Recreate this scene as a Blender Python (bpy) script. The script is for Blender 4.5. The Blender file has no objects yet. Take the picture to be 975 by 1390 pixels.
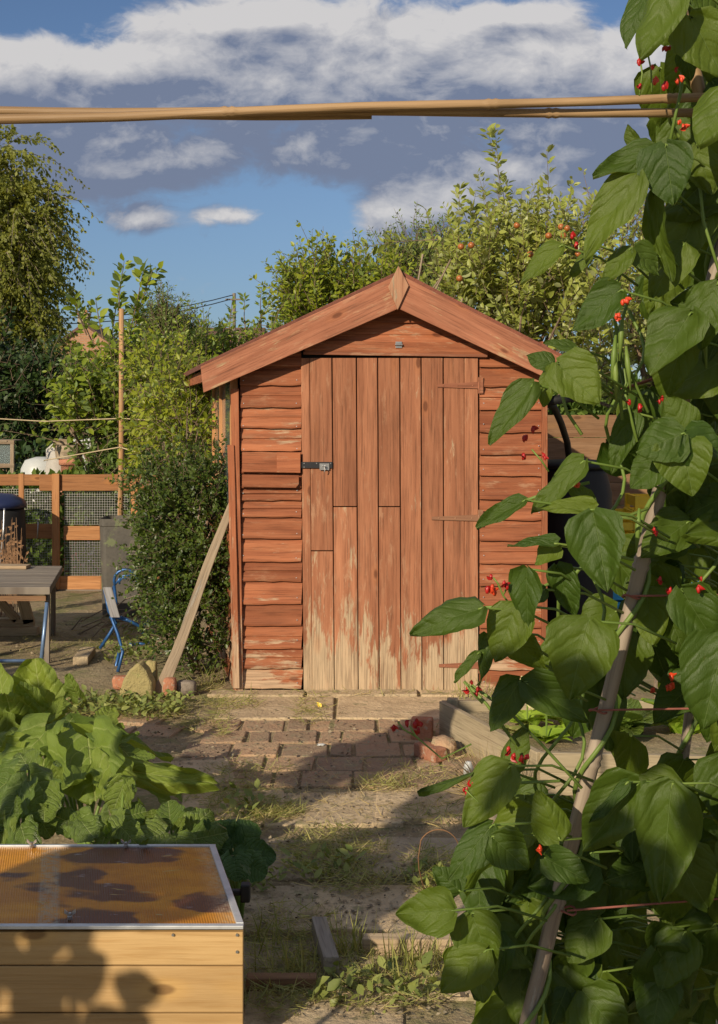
import bpy, math, random
import numpy as np
from mathutils import Vector, noise as mnoise
random.seed(7); RNG = np.random.default_rng(11)
C = bpy.context.scene.collection
F = 1750.0; H = 1.5
def P(px, py, Y): return Vector(((px-487.5)/F*Y, Y, H-(py-558)/F*Y))
def G(px, py, z=0.0):
    Y = F*(H-z)/(py-558); return Vector(((px-487.5)/F*Y, Y, z))
R = math.radians
def V3(*a): return Vector(a)
# ------------------------------------------------------------------ materials
def new_mat(name):
    m = bpy.data.materials.new(name); m.use_nodes = True
    nt = m.node_tree; nt.nodes.clear(); return m, nt
class NT:
    def __init__(s, nt): s.t = nt
    def n(s, typ, ins=None, **props):
        nd = s.t.nodes.new(typ)
        for k, v in props.items(): setattr(nd, k, v)
        if ins:
            for k, v in ins.items():
                sock = nd.inputs[k]
                if isinstance(v, bpy.types.NodeSocket): s.t.links.new(v, sock)
                else: sock.default_value = v
        return nd
    def m(s, op, a, b=0.0, c=0.0, clamp=False):
        nd = s.n('ShaderNodeMath', {0: a, 1: b, 2: c}, operation=op); nd.use_clamp = clamp; return nd.outputs[0]
    def vm(s, op, a, b=(0, 0, 0)):
        nd = s.n('ShaderNodeVectorMath', {0: a, 1: b}, operation=op)
        return nd.outputs['Value'] if op in ('LENGTH', 'DOT_PRODUCT', 'DISTANCE') else nd.outputs[0]
    def mix(s, f, a, b, blend='MIX'):
        nd = s.n('ShaderNodeMix', data_type='RGBA', blend_type=blend)
        for i, v in ((0, f), (6, a), (7, b)):
            if isinstance(v, bpy.types.NodeSocket): s.t.links.new(v, nd.inputs[i])
            else: nd.inputs[i].default_value = (v if i == 0 else (tuple(v)+(1,))[:4])
        return nd.outputs[2]
    def ss(s, x, a, b):   # smoothstep
        return s.n('ShaderNodeMapRange', {0: x, 1: a, 2: b, 3: 0.0, 4: 1.0}, interpolation_type='SMOOTHSTEP').outputs[0]
    def noise(s, vec, scale, detail=4, rough=.55, dist=0.0):
        return s.n('ShaderNodeTexNoise', {'Vector': vec, 'Scale': scale, 'Detail': detail, 'Roughness': rough, 'Distortion': dist}).outputs[0]
    def attr(s, name, out='Fac'): return s.n('ShaderNodeAttribute', attribute_name=name).outputs[out]
    def obj(s): return s.n('ShaderNodeTexCoord').outputs['Object']
    def geo(s): return s.n('ShaderNodeNewGeometry')
    def sep(s, v): return s.n('ShaderNodeSeparateXYZ', {0: v}).outputs
    def comb(s, x, y, z): return s.n('ShaderNodeCombineXYZ', {0: x, 1: y, 2: z}).outputs[0]
    def out(s, sh): s.t.links.new(sh, s.n('ShaderNodeOutputMaterial').inputs[0])
    def bump(s, h, strength=.4, dist=.01): return s.n('ShaderNodeBump', {'Height': h, 'Strength': strength, 'Distance': dist}).outputs[0]
    def pri(s, col, rough=.7, normal=None, **kw):
        d = {'Base Color': col if isinstance(col, bpy.types.NodeSocket) else (tuple(col)+(1,))[:4], 'Roughness': rough}
        if normal is not None: d['Normal'] = normal
        for k, v in kw.items(): d[k.replace('_', ' ')] = v
        return s.n('ShaderNodeBsdfPrincipled', d).outputs[0]

def wood(name, c1, c2, bare=(.45, .33, .2), wear=.3, lowwear=0.0, rough=.78, knots=True, dark=(.04, .015, .008), ragged=False, scuff=0.0):
    m, t = new_mat(name); n = NT(t)
    lc = n.attr('lc', 'Vector'); r = n.attr('rnd'); ob = n.obj()
    base = n.vm('ADD', lc, n.comb(n.m('MULTIPLY', r, 31.7), n.m('MULTIPLY', r, 17.3), n.m('MULTIPLY', r, 5.1)))
    g1c = n.vm('MULTIPLY', base, (1.6, 22, 22)); g2c = n.vm('MULTIPLY', base, (5, 130, 130)); wc = n.vm('MULTIPLY', base, (3.2, 16, 16))
    g1 = n.noise(g1c, 1.0, 5, .6, .8); g2 = n.noise(g2c, 1.0, 3, .6)
    col = n.mix(n.ss(g1, .3, .7), c1, c2)
    # each board its own tone
    tone = n.m('ADD', n.m('MULTIPLY', r, .5), .74)
    col = n.mix(1.0, col, n.comb(tone, n.m('ADD', n.m('MULTIPLY', r, .56), .70), n.m('ADD', n.m('MULTIPLY', r, .6), .68)), 'MULTIPLY')
    col = n.mix(n.m('MULTIPLY', n.ss(g2, .48, .72), .45), col, dark)
    # large blotches (weathered stain)
    bl = n.noise(n.vm('MULTIPLY', base, (2.2, 6, 6)), 1.0, 4, .6)
    col = n.mix(n.m('MULTIPLY', n.ss(bl, .45, .75), .35), col, tuple(x*.55 for x in c1))
    # worn paint
    w = n.noise(wc, 1.0, 7, .68, .3); wf = n.noise(n.vm('MULTIPLY', base, (10, 60, 60)), 1.0, 4, .7)
    ww = n.m('ADD', n.m('MULTIPLY', w, .75), n.m('MULTIPLY', wf, .25))
    ww = n.m('ADD', ww, n.m('MULTIPLY', n.m('SUBTRACT', r, .5), .17 if ragged else .12))
    if lowwear:
        z = n.sep(ob)[2]
        lump = n.noise(n.vm('MULTIPLY', ob, (3.5, 1, 1.6)), 1.0, 3, .6)
        ww = n.m('ADD', ww, n.m('MULTIPLY', n.ss(z, .62, -.02), n.m('MULTIPLY', n.m('ADD', lump, .05), lowwear*1.8)))
    thr = .72-.3*wear
    mask = n.ss(ww, thr, thr+(.09 if ragged else .045))
    barec = n.mix(n.ss(g2, .35, .7), bare, tuple(x*.55 for x in bare))
    col = n.mix(n.m('MULTIPLY', mask, .88), col, barec)
    if scuff:
        sn = n.noise(n.vm('MULTIPLY', n.vm('ADD', base, (3.3, 1.7, 0.0)), (6, 26, 20)), 1.0, 7, .75)
        patch = n.noise(n.vm('MULTIPLY', base, (1.1, 3.5, 3)), 1.0, 3, .6)
        sm_ = n.m('MULTIPLY', n.ss(sn, .52, .66), n.ss(patch, .40, .66))
        col = n.mix(n.m('MULTIPLY', sm_, .55*scuff), col, (.56, .37, .23))
        dk = n.noise(n.vm('MULTIPLY', n.vm('ADD', base, (8.3, 4.7, 0.0)), (1.5, 13, 10)), 1.0, 5, .7)
        col = n.mix(n.m('MULTIPLY', n.ss(dk, .50, .70), .5*scuff), col, tuple(x*.36 for x in c1))
    h = n.m('ADD', n.m('MULTIPLY', g2, .6), n.m('MULTIPLY', g1, .5)); h = n.m('SUBTRACT', h, n.m('MULTIPLY', mask, .25))
    if knots:
        vn = n.n('ShaderNodeTexVoronoi', {'Vector': n.vm('MULTIPLY', n.vm('ADD', base, n.comb(0.0, 0.0, 0.0)), (3.4, 8.0, 0)), 'Scale': 1.0, 'Randomness': 1.0})
        kn = n.m('MULTIPLY', n.ss(vn.outputs['Distance'], .13, .07), n.m('GREATER_THAN', n.sep(vn.outputs['Color'])[0], .35))
        ring = n.m('MULTIPLY', n.ss(vn.outputs['Distance'], .30, .12), n.m('GREATER_THAN', n.sep(vn.outputs['Color'])[0], .35))
        col = n.mix(n.m('MULTIPLY', ring, .35), col, (c1[0]*1.35, c1[1]*1.3, c1[2]))
        col = n.mix(n.m('MULTIPLY', kn, .7), col, (c1[0]*.35, c1[1]*.28, c1[2]*.25))
    n.out(n.pri(col, rough, n.bump(h, .55, .004), Specular_IOR_Level=.3)); return m

def leafm(name, c1, c2, back=None, trans=.35, rough=.45, veins=None, spec=.4, vscale=6.5, bumpy=0.0, soft=False):
    m, t = new_mat(name); n = NT(t)
    r = n.attr('rnd'); col = n.mix(r, c1, c2)
    nz = n.noise(n.obj(), 3.0, 3); col = n.mix(n.m('MULTIPLY', n.ss(nz, .4, .7), .3), col, tuple(x*.6 for x in c1))
    nor = None
    if veins:
        x, v, u = n.sep(n.attr('lc', 'Vector'))
        ax = n.m('ABSOLUTE', x)
        tt = n.m('MULTIPLY', n.m('SUBTRACT', n.m('ADD', v, n.m('MULTIPLY', n.noise(n.attr('lc', 'Vector'), 4.0, 2), .12)), n.m('ADD', n.m('MULTIPLY', ax, .55), n.m('MULTIPLY', n.m('MULTIPLY', ax, ax), 1.1))), vscale)
        fr = n.m('ABSOLUTE', n.m('SUBTRACT', n.m('FRACT', n.m('ADD', tt, .5)), .5))
        fade = n.ss(n.m('ABSOLUTE', u), 1.0, .55)
        lat = n.m('MULTIPLY', n.ss(fr, .045 if soft else .075, .008), fade); mid = n.ss(ax, .012 if soft else .016, .004)
        vm = n.m('MAXIMUM', n.m('MULTIPLY', lat, .35 if soft else .5), n.m('MULTIPLY', mid, .9))
        col = n.mix(n.m('MULTIPLY', vm, .55 if soft else .8), col, veins)
        sm = n.noise(n.attr('lc', 'Vector'), 34.0, 3, .6)
        col = n.mix(n.m('MULTIPLY', n.ss(sm, .35, .75), .28), col, tuple(q*1.6 for q in c1))
        blem = n.noise(n.vm('ADD', n.attr('lc', 'Vector'), n.comb(n.m('MULTIPLY', r, 40.0), 0.0, 0.0)), 5.0, 4, .7)
        col = n.mix(n.m('MULTIPLY', n.ss(blem, .66, .74), .5), col, (.17, .15, .035))
        bulge = n.m('MULTIPLY', n.ss(fr, .0, .28), .35 if soft else .9)
        hh = n.m('ADD', n.m('ADD', bulge, n.m('MULTIPLY', sm, .3+bumpy)), n.m('MULTIPLY', mid, -.6))
        nor = n.bump(hh, .5+bumpy*.3, .006)
    if back:
        col = n.mix(n.geo().outputs['Backfacing'], col, back)
    sh = n.pri(col, rough, nor, Specular_IOR_Level=spec)
    d = {'Color': n.mix(1.0, col, (1.5, 1.35, .55), 'MULTIPLY')}
    tr = n.n('ShaderNodeBsdfTranslucent', d).outputs[0]
    n.out(n.n('ShaderNodeMixShader', {0: trans, 1: sh, 2: tr}).outputs[0]); return m

def rockm(name, c1, c2, scale=8, rough=.85, bump=.5, spots=None):
    m, t = new_mat(name); n = NT(t); ob = n.obj()
    a = n.noise(ob, scale, 6, .65); b = n.noise(ob, scale*7, 4, .6); r = n.attr('rnd')
    col = n.mix(n.ss(a, .3, .7), c1, c2); col = n.mix(n.m('MULTIPLY', n.ss(b, .5, .75), .5), col, tuple(x*.45 for x in c1))
    col = n.mix(1.0, col, n.mix(r, (.72, .72, .74), (1.2, 1.12, 1.05)), 'MULTIPLY')
    if spots:
        s2 = n.noise(n.vm('ADD', ob, (3, 7, 1)), scale*1.4, 5, .7); col = n.mix(n.m('MULTIPLY', n.ss(s2, .56, .64), .75), col, spots)
    n.out(n.pri(col, rough, n.bump(n.m('ADD', a, n.m('MULTIPLY', b, .5)), bump, .02))); return m

def plain(name, c, rough=.5, metal=0.0, nz=.3, scale=20, bump=.1, **kw):
    m, t = new_mat(name); n = NT(t); ob = n.obj()
    a = n.noise(ob, scale, 5, .65)
    col = n.mix(n.m('MULTIPLY', n.ss(a, .35, .75), nz), c, tuple(x*.4 for x in c))
    n.out(n.pri(col, rough, n.bump(a, bump, .005), Metallic=metal, **kw)); return m

M = {}
M['door'] = wood('door_paint', (.258, .100, .050), (.375, .159, .083), (.52, .40, .26), .36, .26, ragged=True, scuff=.75)
M['wall'] = wood('wall_paint', (.268, .086, .038), (.38, .138, .063), (.52, .37, .24), .38, .17, ragged=True, scuff=.6)
M['barge'] = wood('barge_paint', (.272, .102, .055), (.372, .153, .087), (.50, .35, .2), .40, ragged=True, scuff=.9)
M['finial'] = wood('finial_wood', (.32, .15, .085), (.38, .21, .125), (.42, .33, .22), .45)
M['orange'] = wood('orange_timber', (.36, .165, .065), (.45, .22, .095), (.5, .3, .12), .12)
M['greywood'] = wood('grey_timber', (.19, .165, .14), (.30, .26, .21), (.36, .32, .26), .4)
M['oldwood'] = wood('old_timber', (.25, .19, .13), (.38, .30, .21), (.34, .30, .25), .5, scuff=.5)
M['palewood'] = wood('pale_timber', (.45, .34, .22), (.56, .44, .29), (.5, .42, .3), .3)
M['pine'] = wood('new_pine', (.43, .27, .11), (.55, .37, .17), (.50, .37, .2), .15, dark=(.35, .19, .06))
M['bedwood'] = wood('bed_timber', (.28, .23, .145), (.40, .33, .22), (.42, .38, .22), .45)
M['brownwood'] = wood('brown_timber', (.22, .12, .06), (.30, .18, .10), (.3, .2, .12), .2)
M['cane'] = wood('bamboo', (.30, .19, .095), (.42, .28, .15), (.42, .34, .23), .26, rough=.5, knots=False)
M['canegrey'] = wood('grey_bamboo', (.24, .19, .145), (.34, .28, .215), (.33, .30, .25), .4, rough=.6, knots=False)
M['stake'] = wood('brown_stake', (.33, .18, .08), (.42, .25, .12), (.4, .3, .18), .2, knots=False)
M['roof'] = rockm('roof_felt', (.24, .085, .05), (.17, .06, .04), 20)
M['bean'] = leafm('bean_leaf', (.045, .090, .010), (.14, .195, .018), (.14, .19, .06), .38, .46, (.17, .24, .075), vscale=4.2, soft=True)
M['rhub'] = leafm('rhubarb_leaf', (.125, .20, .033), (.24, .31, .042), (.26, .36, .06), .34, .46, (.40, .46, .16), vscale=5, bumpy=.6)
M['chard'] = leafm('chard_leaf', (.105, .17, .03), (.20, .27, .045), (.22, .34, .06), .25, .27, (.42, .5, .2), spec=.6, vscale=6, bumpy=.9)
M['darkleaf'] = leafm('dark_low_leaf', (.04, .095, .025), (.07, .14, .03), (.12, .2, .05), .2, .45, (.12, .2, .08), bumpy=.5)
M['stemgreen'] = leafm('bean_stem', (.14, .22, .04), (.2, .28, .06), None, .1, .5)
M['apple'] = leafm('apple_leaf', (.20, .26, .04), (.44, .47, .12), (.42, .46, .22), .35, .42)
M['pear'] = leafm('pear_leaf', (.11, .18, .016), (.32, .38, .035), (.2, .28, .09), .35, .42)
M['yel'] = leafm('plum_leaf', (.18, .24, .015), (.40, .44, .045), (.24, .32, .09), .4, .42)
M['birch'] = leafm('birch_leaf', (.17, .20, .035), (.33, .35, .08), None, .45, .5)
M['conif'] = leafm('poplar_leaf', (.11, .17, .04), (.22, .29, .07), None, .32, .5)
M['mid'] = leafm('mid_leaf', (.06, .12, .02), (.17, .24, .045), None, .3, .5)
M['darktree'] = leafm('dark_tree_leaf', (.02, .05, .012), (.06, .1, .022), None, .2, .5)
M['bush'] = leafm('bush_leaf', (.018, .045, .008), (.115, .165, .018), (.12, .17, .05), .2, .40, spec=.45)
M['weed'] = leafm('weed_leaf', (.13, .18, .04), (.32, .35, .10), None, .3, .5)
M['grass'] = leafm('grass_blade', (.18, .21, .05), (.44, .42, .15), None, .3, .6)
M['crumb'] = leafm('crumbs', (.12, .09, .06), (.40, .33, .22), None, .05, .8)
M['straw'] = leafm('straw', (.42, .32, .13), (.56, .46, .24), None, .15, .6)
M['bark'] = rockm('bark', (.16, .11, .075), (.22, .17, .12), 14)
M['barkpale'] = rockm('pale_bark', (.36, .31, .25), (.16, .13, .1), 9)
M['red'] = plain('red_petal', (.40, .010, .010), .45, 0, .3, 60)
M['orangered'] = plain('orange_petal', (.60, .055, .015), .45, 0, .2, 60)
M['appleskin'] = plain('apple_skin', (.46, .15, .035), .4, 0, .9, 22)
M['soil'] = None
M['brick'] = rockm('red_brick', (.34, .14, .08), (.42, .2, .12), 22, .9, .5, (.4, .32, .24))
M['brickpale'] = rockm('pale_brick', (.42, .27, .16), (.36, .24, .16), 22, .9)
M['sandstone'] = rockm('sandstone', (.44, .37, .16), (.36, .31, .14), 14, .9, .8, (.33, .31, .12))
M['slab'] = rockm('concrete_slab', (.39, .31, .20), (.51, .42, .28), 7, .9, .8, (.22, .20, .10))
M['paver'] = rockm('brick_paver', (.41, .27, .17), (.37, .28, .18), 10, .9, .8, (.27, .25, .15))
M['metal'] = plain('galvanised_metal', (.5, .5, .5), .35, .9, .5)
M['black'] = plain('black_iron', (.03, .03, .035), .4, .3, .3)
M['blackplastic'] = plain('black_plastic', (.008, .008, .009), .65, 0, .3, 8)
M['bluemetal'] = plain('blue_painted_metal', (.03, .11, .30), .35, .3, .6, 35)
M['greybluemetal'] = plain('grey_blue_metal', (.16, .25, .42), .35, .4, .4, 30)
M['darkblue'] = plain('dark_blue_plastic', (.012, .02, .07), .35, 0, .4, 8)
M['binm'] = rockm('bin_plastic', (.075, .07, .06), (.115, .105, .085), 5, .6, .15, (.14, .17, .07))
M['cloth'] = plain('grey_cloth', (.46, .43, .39), .85, 0, .35, 9, .3)
M['white'] = plain('white_plastic', (.50, .52, .52), .4, 0, .15, 10)
M['blueplastic'] = plain('blue_plastic', (.04, .38, .72), .4, 0, .2, 8)
M['yellow'] = plain('yellow_plastic', (.80, .56, .02), .4, 0, .2, 8)
M['terracotta'] = rockm('terracotta', (.46, .2, .12), (.52, .26, .16), 12)
M['string'] = plain('jute_string', (.52, .42, .26), .9, 0, .4, 80)
M['redtwine'] = plain('red_twine', (.30, .10, .075), .8, 0, .5, 80)
M['wire'] = plain('mesh_wire', (.42, .42, .38), .5, .5, .3)
M['alu'] = plain('aluminium_strip', (.62, .64, .66), .4, .5, .35, 18)
M['cream'] = leafm('cream_petal', (.66, .62, .30), (.78, .75, .45), None, .2, .6)
M['pink'] = plain('pink_petal', (.5, .06, .2), .5, 0, .2)
M['limeleaf'] = leafm('lime_leaf', (.22, .36, .03), (.36, .5, .06), None, .35, .45)
M['rooftile'] = rockm('roof_tile', (.10, .055, .045), (.15, .085, .06), 1.5)
def brickwall():
    m, t = new_mat('house_brick'); n = NT(t); lc = n.attr('lc', 'Vector')
    b = n.n('ShaderNodeTexBrick', {'Vector': lc, 'Color1': (.42, .2, .1, 1), 'Color2': (.34, .15, .08, 1), 'Mortar': (.35, .28, .2, 1), 'Scale': 1.0, 'Brick Width': .45, 'Row Height': .15, 'Mortar Size': .02})
    n.out(n.pri(b.outputs[0], .9)); return m
M['housebrick'] = brickwall()
def glassm():
    m, t = new_mat('window_glass'); n = NT(t)
    n.out(n.pri((.35, .42, .44), .06, None, Transmission_Weight=.7, Specular_IOR_Level=.8)); return m
M['glass'] = glassm()
def lidm():   # brown corrugated plastic with dirt
    m, t = new_mat('brown_corrugated_plastic'); n = NT(t); lc = n.attr('lc', 'Vector'); x, y, z = n.sep(lc)
    a = n.noise(n.vm('MULTIPLY', lc, (5, 9, 1)), 1.0, 5, .65); b = n.noise(n.vm('MULTIPLY', lc, (14, 30, 1)), 1.0, 5, .7)
    col = n.mix(n.ss(a, .3, .7), (.62, .27, .010), (.42, .15, .007))
    damp = n.noise(n.vm('ADD', n.vm('MULTIPLY', lc, (2.6, 4.2, 1)), (4.3, 1.1, 0)), 1.0, 3, .5)
    dm = n.ss(damp, .505, .545)
    col = n.mix(n.m('MULTIPLY', dm, .85), col, (.055, .018, .022))
    col = n.mix(n.m('MULTIPLY', n.m('MULTIPLY', dm, n.ss(b, .60, .68)), .7), col, (.34, .31, .34))
    col = n.mix(n.m('MULTIPLY', n.ss(b, .66, .74), .5), col, (.45, .36, .24))
    dust = n.noise(n.vm('MULTIPLY', lc, (60, 60, 1)), 1.0, 4, .7)
    band = n.m('MULTIPLY', n.m('MULTIPLY', n.ss(x, -.485, -.475), n.ss(x, -.425, -.435)), n.ss(dust, .35, .6))
    col = n.mix(n.m('MULTIPLY', band, .6), col, (.34, .31, .24))
    edge = n.ss(x, -.08, -.02); col = n.mix(n.m('MULTIPLY', edge, n.m('MULTIPLY', n.ss(dust, .3, .7), .5)), col, (.6, .5, .36))
    rib = n.m('SINE', n.m('MULTIPLY', x, 2*math.pi/.0062))
    n.out(n.pri(col, .34, n.bump(n.m('MULTIPLY', rib, .5), .6, .0012), Specular_IOR_Level=.25)); return m
M['lid'] = lidm()
def soilm():
    m, t = new_mat('soil_ground'); n = NT(t); ob = n.obj()
    a = n.noise(ob, 1.2, 6, .6); b = n.noise(ob, 14, 6, .7); c = n.noise(ob, 60, 4, .7)
    col = n.mix(n.ss(a, .35, .65), (.27, .20, .11), (.37, .29, .17))
    col = n.mix(n.m('MULTIPLY', n.ss(b, .42, .7), .6), col, (.13, .10, .065))
    col = n.mix(n.m('MULTIPLY', n.ss(c, .50, .66), .65), col, (.46, .39, .25))
    g = n.noise(n.vm('ADD', ob, (9, 3, 0)), 2.6, 5, .7)
    col = n.mix(n.m('MULTIPLY', n.ss(g, .47, .62), .65), col, (.15, .17, .045))
    far = n.ss(n.sep(ob)[1], 11.5, 14); col = n.mix(n.m('MULTIPLY', far, .8), col, (.05, .08, .02))
    n.out(n.pri(col, .95, n.bump(n.m('ADD', b, n.m('MULTIPLY', c, .6)), .8, .03))); return m
M['soil'] = soilm()

# ------------------------------------------------------------------ mesh helpers
class MB:
    def __init__(s): s.v = []; s.f = []; s.r = []; s.lc = []
    def add(s, vs, fs, lcs=None, rnd=None):
        o = len(s.v); s.v += [tuple(v) for v in vs]
        s.lc += [tuple(l) for l in (lcs if lcs is not None else vs)]
        s.f += [tuple(i+o for i in f) for f in fs]
        r = random.random() if rnd is None else rnd; s.r += [r]*len(fs)
    def board(s, a, b, w, t, seg=1, warp=0.0, rnd=None):
        """plank from a to b; w and t are full cross vectors"""
        a, b, w, t = Vector(a), Vector(b), Vector(w), Vector(t); L = (b-a).length; W = w.length; T = t.length
        vs, lcs, fs = [], [], []
        for i in range(seg+1):
            k = i/seg; c = a.lerp(b, k)
            if warp and 0 < i < seg: c = c+Vector((random.uniform(-1, 1)*warp, random.uniform(-1, 1)*warp, random.uniform(-1, 1)*warp))
            for (p, q) in ((-.5, -.5), (.5, -.5), (.5, .5), (-.5, .5)):
                vs.append(c+w*p+t*q); lcs.append((k*L, p*W, q*T))
        for i in range(seg):
            o = i*4
            for j in range(4): fs.append((o+j, o+(j+1) % 4, o+4+(j+1) % 4, o+4+j))
        fs.append((3, 2, 1, 0)); o = seg*4; fs.append((o, o+1, o+2, o+3))
        s.add(vs, fs, lcs, rnd)
    def prism(s, pts, vec, along=(1, 0, 0), across=(0, 0, 1), rnd=None):
        pts = [Vector(p) for p in pts]; vec = Vector(vec); n = len(pts); al = Vector(along).normalized(); ac = Vector(across).normalized()
        vs = pts+[p+vec for p in pts]; lcs = [(v.dot(al), v.dot(ac), 0) for v in vs]
        fs = [tuple(range(n)), tuple(range(2*n-1, n-1, -1))]+[(i, i+n, (i+1) % n+n, (i+1) % n) for i in range(n)]
        s.add(vs, fs, lcs, rnd)
    def box(s, c, size, rot=0.0, rnd=None):
        c = Vector(c); ca, sa = math.cos(rot), math.sin(rot); x = Vector((ca, sa, 0)); y = Vector((-sa, ca, 0))
        s.board(c-x*size[0]/2, c+x*size[0]/2, y*size[1], Vector((0, 0, size[2])), rnd=rnd)
    def tube(s, pts, rad, seg=8, rnd=None, cap=True):
        pts = [Vector(p) for p in pts]; n = len(pts)
        rads = rad if isinstance(rad, (list, tuple)) else [rad]*n
        vs, lcs, fs = [], [], []; up = None; L = 0
        for i, p in enumerate(pts):
            d = (pts[min(i+1, n-1)]-pts[max(i-1, 0)]).normalized()
            if up is None: up = d.orthogonal().normalized()
            up = (up-d*up.dot(d)).normalized(); sd = d.cross(up)
            if i: L += (p-pts[i-1]).length
            for j in range(seg):
                a = 2*math.pi*j/seg; vs.append(p+(up*math.cos(a)+sd*math.sin(a))*rads[i]); lcs.append((L, math.cos(a)*rads[i], math.sin(a)*rads[i]))
        for i in range(n-1):
            for j in range(seg): fs.append((i*seg+j, i*seg+(j+1) % seg, (i+1)*seg+(j+1) % seg, (i+1)*seg+j))
        if cap: fs.append(tuple(range(seg-1, -1, -1))); fs.append(tuple((n-1)*seg+j for j in range(seg)))
        s.add(vs, fs, lcs, rnd)
    def lathe(s, c, prof, seg=20, rnd=None, sx=1, sy=1):
        c = Vector(c); vs, fs = [], []
        for (r, z) in prof:
            for j in range(seg):
                a = 2*math.pi*j/seg; vs.append(c+Vector((r*math.cos(a)*sx, r*math.sin(a)*sy, z)))
        for i in range(len(prof)-1):
            for j in range(seg): fs.append((i*seg+j, i*seg+(j+1) % seg, (i+1)*seg+(j+1) % seg, (i+1)*seg+j))
        fs.append(tuple(range(seg-1, -1, -1))); fs.append(tuple((len(prof)-1)*seg+j for j in range(seg)))
        s.add(vs, fs, None, rnd)
    def blob(s, c, size, rough=.12, sub=3, rnd=None, freq=2.0, square=0.0):
        import bmesh
        bm = bmesh.new(); bmesh.ops.create_icosphere(bm, subdivisions=sub, radius=1.0); off = Vector((random.random()*50, random.random()*50, 0))
        vs = []
        for v in bm.verts:
            p = v.co.copy()
            if square:
                mx = max(abs(p.x), abs(p.y), abs(p.z)); p = p.lerp(p/mx, square)
            p = p*(1+rough*mnoise.noise(p*freq+off)*2)
            vs.append(Vector(c)+Vector((p.x*size[0], p.y*size[1], p.z*size[2])))
        s.add(vs, [tuple(x.index for x in f.verts) for f in bm.faces], None, rnd); bm.free()
    def leaf(s, base, tipdir, normal, L, W, fold=.25, droop=.25, wave=.03, nu=6, nv=9, shape='bean', rnd=None, ripple=0.0):
        base = Vector(base); y = Vector(tipdir).normalized(); n = Vector(normal); n = (n-y*n.dot(y))
        n = n.normalized() if n.length > 1e-4 else y.orthogonal().normalized()
        x = y.cross(n); vs, lcs, fs = [], [], []; ph = random.random()*50
        asym = random.uniform(-.12, .12)
        for i in range(nv+1):
            v = i/nv
            if shape == 'bean': w = .5*(math.sin(math.pi*min(1, v**.58*.985+.012)))**.70*1.10*(1-.10*v)
            else: w = .5*(math.sin(math.pi*(v**.8*.93+.05)))**.55
            for j in range(-nu, nu+1):
                u = j/nu; ww = w*(1+asym*(1 if u > 0 else -1))
                if shape != 'bean': ww *= 1+.09*math.sin(v*23+ph+abs(u)*2)*abs(u)
                X = u*ww*W; Yy = v*L
                if shape == 'bean': Yy -= .07*L*abs(u)**1.6*(1-v)**4
                else: Yy -= .16*L*abs(u)**1.5*(1-v)**2*2
                Z = fold*abs(X)+droop*-(v**2)*L*.6
                Z += wave*L*(mnoise.noise(Vector((u*1.6+ph, v*2.6, ph)))*1.6)*(0.3+abs(u))
                if ripple:
                    Z += ripple*L*.20*mnoise.noise(Vector((u*6+ph, v*10, 8)))
                X *= 1+.10*mnoise.noise(Vector((ph, v*9, 1 if u > 0 else 5)))
                Z += ripple*L*(.8*mnoise.noise(Vector((u*2.2+ph, v*3.8, 3)))+.75*abs(u)**2.2*math.sin(v*17+ph+u*3)*.45+.22*abs(math.sin((v-abs(u)*.4)*15)))
                vs.append(base+x*X+y*Yy+n*Z); lcs.append((u*ww, v, u))
        m = 2*nu+1
        for i in range(nv):
            for j in range(m-1): fs.append((i*m+j, i*m+j+1, (i+1)*m+j+1, (i+1)*m+j))
        s.add(vs, fs, lcs, rnd)
    def build(s, name, mat, parent=None, smooth=False, bevel=0.0, origin=None):
        me = bpy.data.meshes.new(name); ro = root_loc(parent) if parent is not None else None
        v = np.array(s.v, dtype=np.float64).reshape(-1, 3)
        if parent is None:
            lo = v.min(0); hi = v.max(0); ro = Vector(((lo[0]+hi[0])/2, (lo[1]+hi[1])/2, lo[2])) if origin is None else Vector(origin)
        me.from_pydata((v-np.array(ro)).tolist(), [], s.f)
        a = me.attributes.new('rnd', 'FLOAT', 'FACE'); a.data.foreach_set('value', np.array(s.r, dtype=np.float32))
        a = me.attributes.new('lc', 'FLOAT_VECTOR', 'POINT'); a.data.foreach_set('vector', np.array(s.lc, dtype=np.float32).ravel())
        return finish(name, me, mat, parent, smooth, bevel, ro)
def root_loc(o):
    while o.parent is not None: o = o.parent
    return o.location
def finish(name, me, mat, parent, smooth, bevel, ro):
    me.materials.append(M[mat] if isinstance(mat, str) else mat)
    if smooth: me.polygons.foreach_set('use_smooth', np.ones(len(me.polygons), dtype=bool))
    me.update()
    o = bpy.data.objects.new(name, me); C.objects.link(o)
    if parent is not None: o.parent = parent
    else: o.location = ro
    if bevel:
        md = o.modifiers.new('bevel', 'BEVEL'); md.width = bevel; md.segments = 2; md.limit_method = 'ANGLE'; md.angle_limit = R(40)
    return o
def tag(o, label=None, cat=None, group=None, kind=None):
    for k, v in (('label', label), ('category', cat), ('group', group), ('kind', kind)):
        if v: o[k] = v
    return o
def thing(name, loc, label, cat, group=None):
    o = bpy.data.objects.new(name, None); C.objects.link(o); o.location = loc; o.empty_display_size = .1
    return tag(o, label, cat, group)
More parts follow.
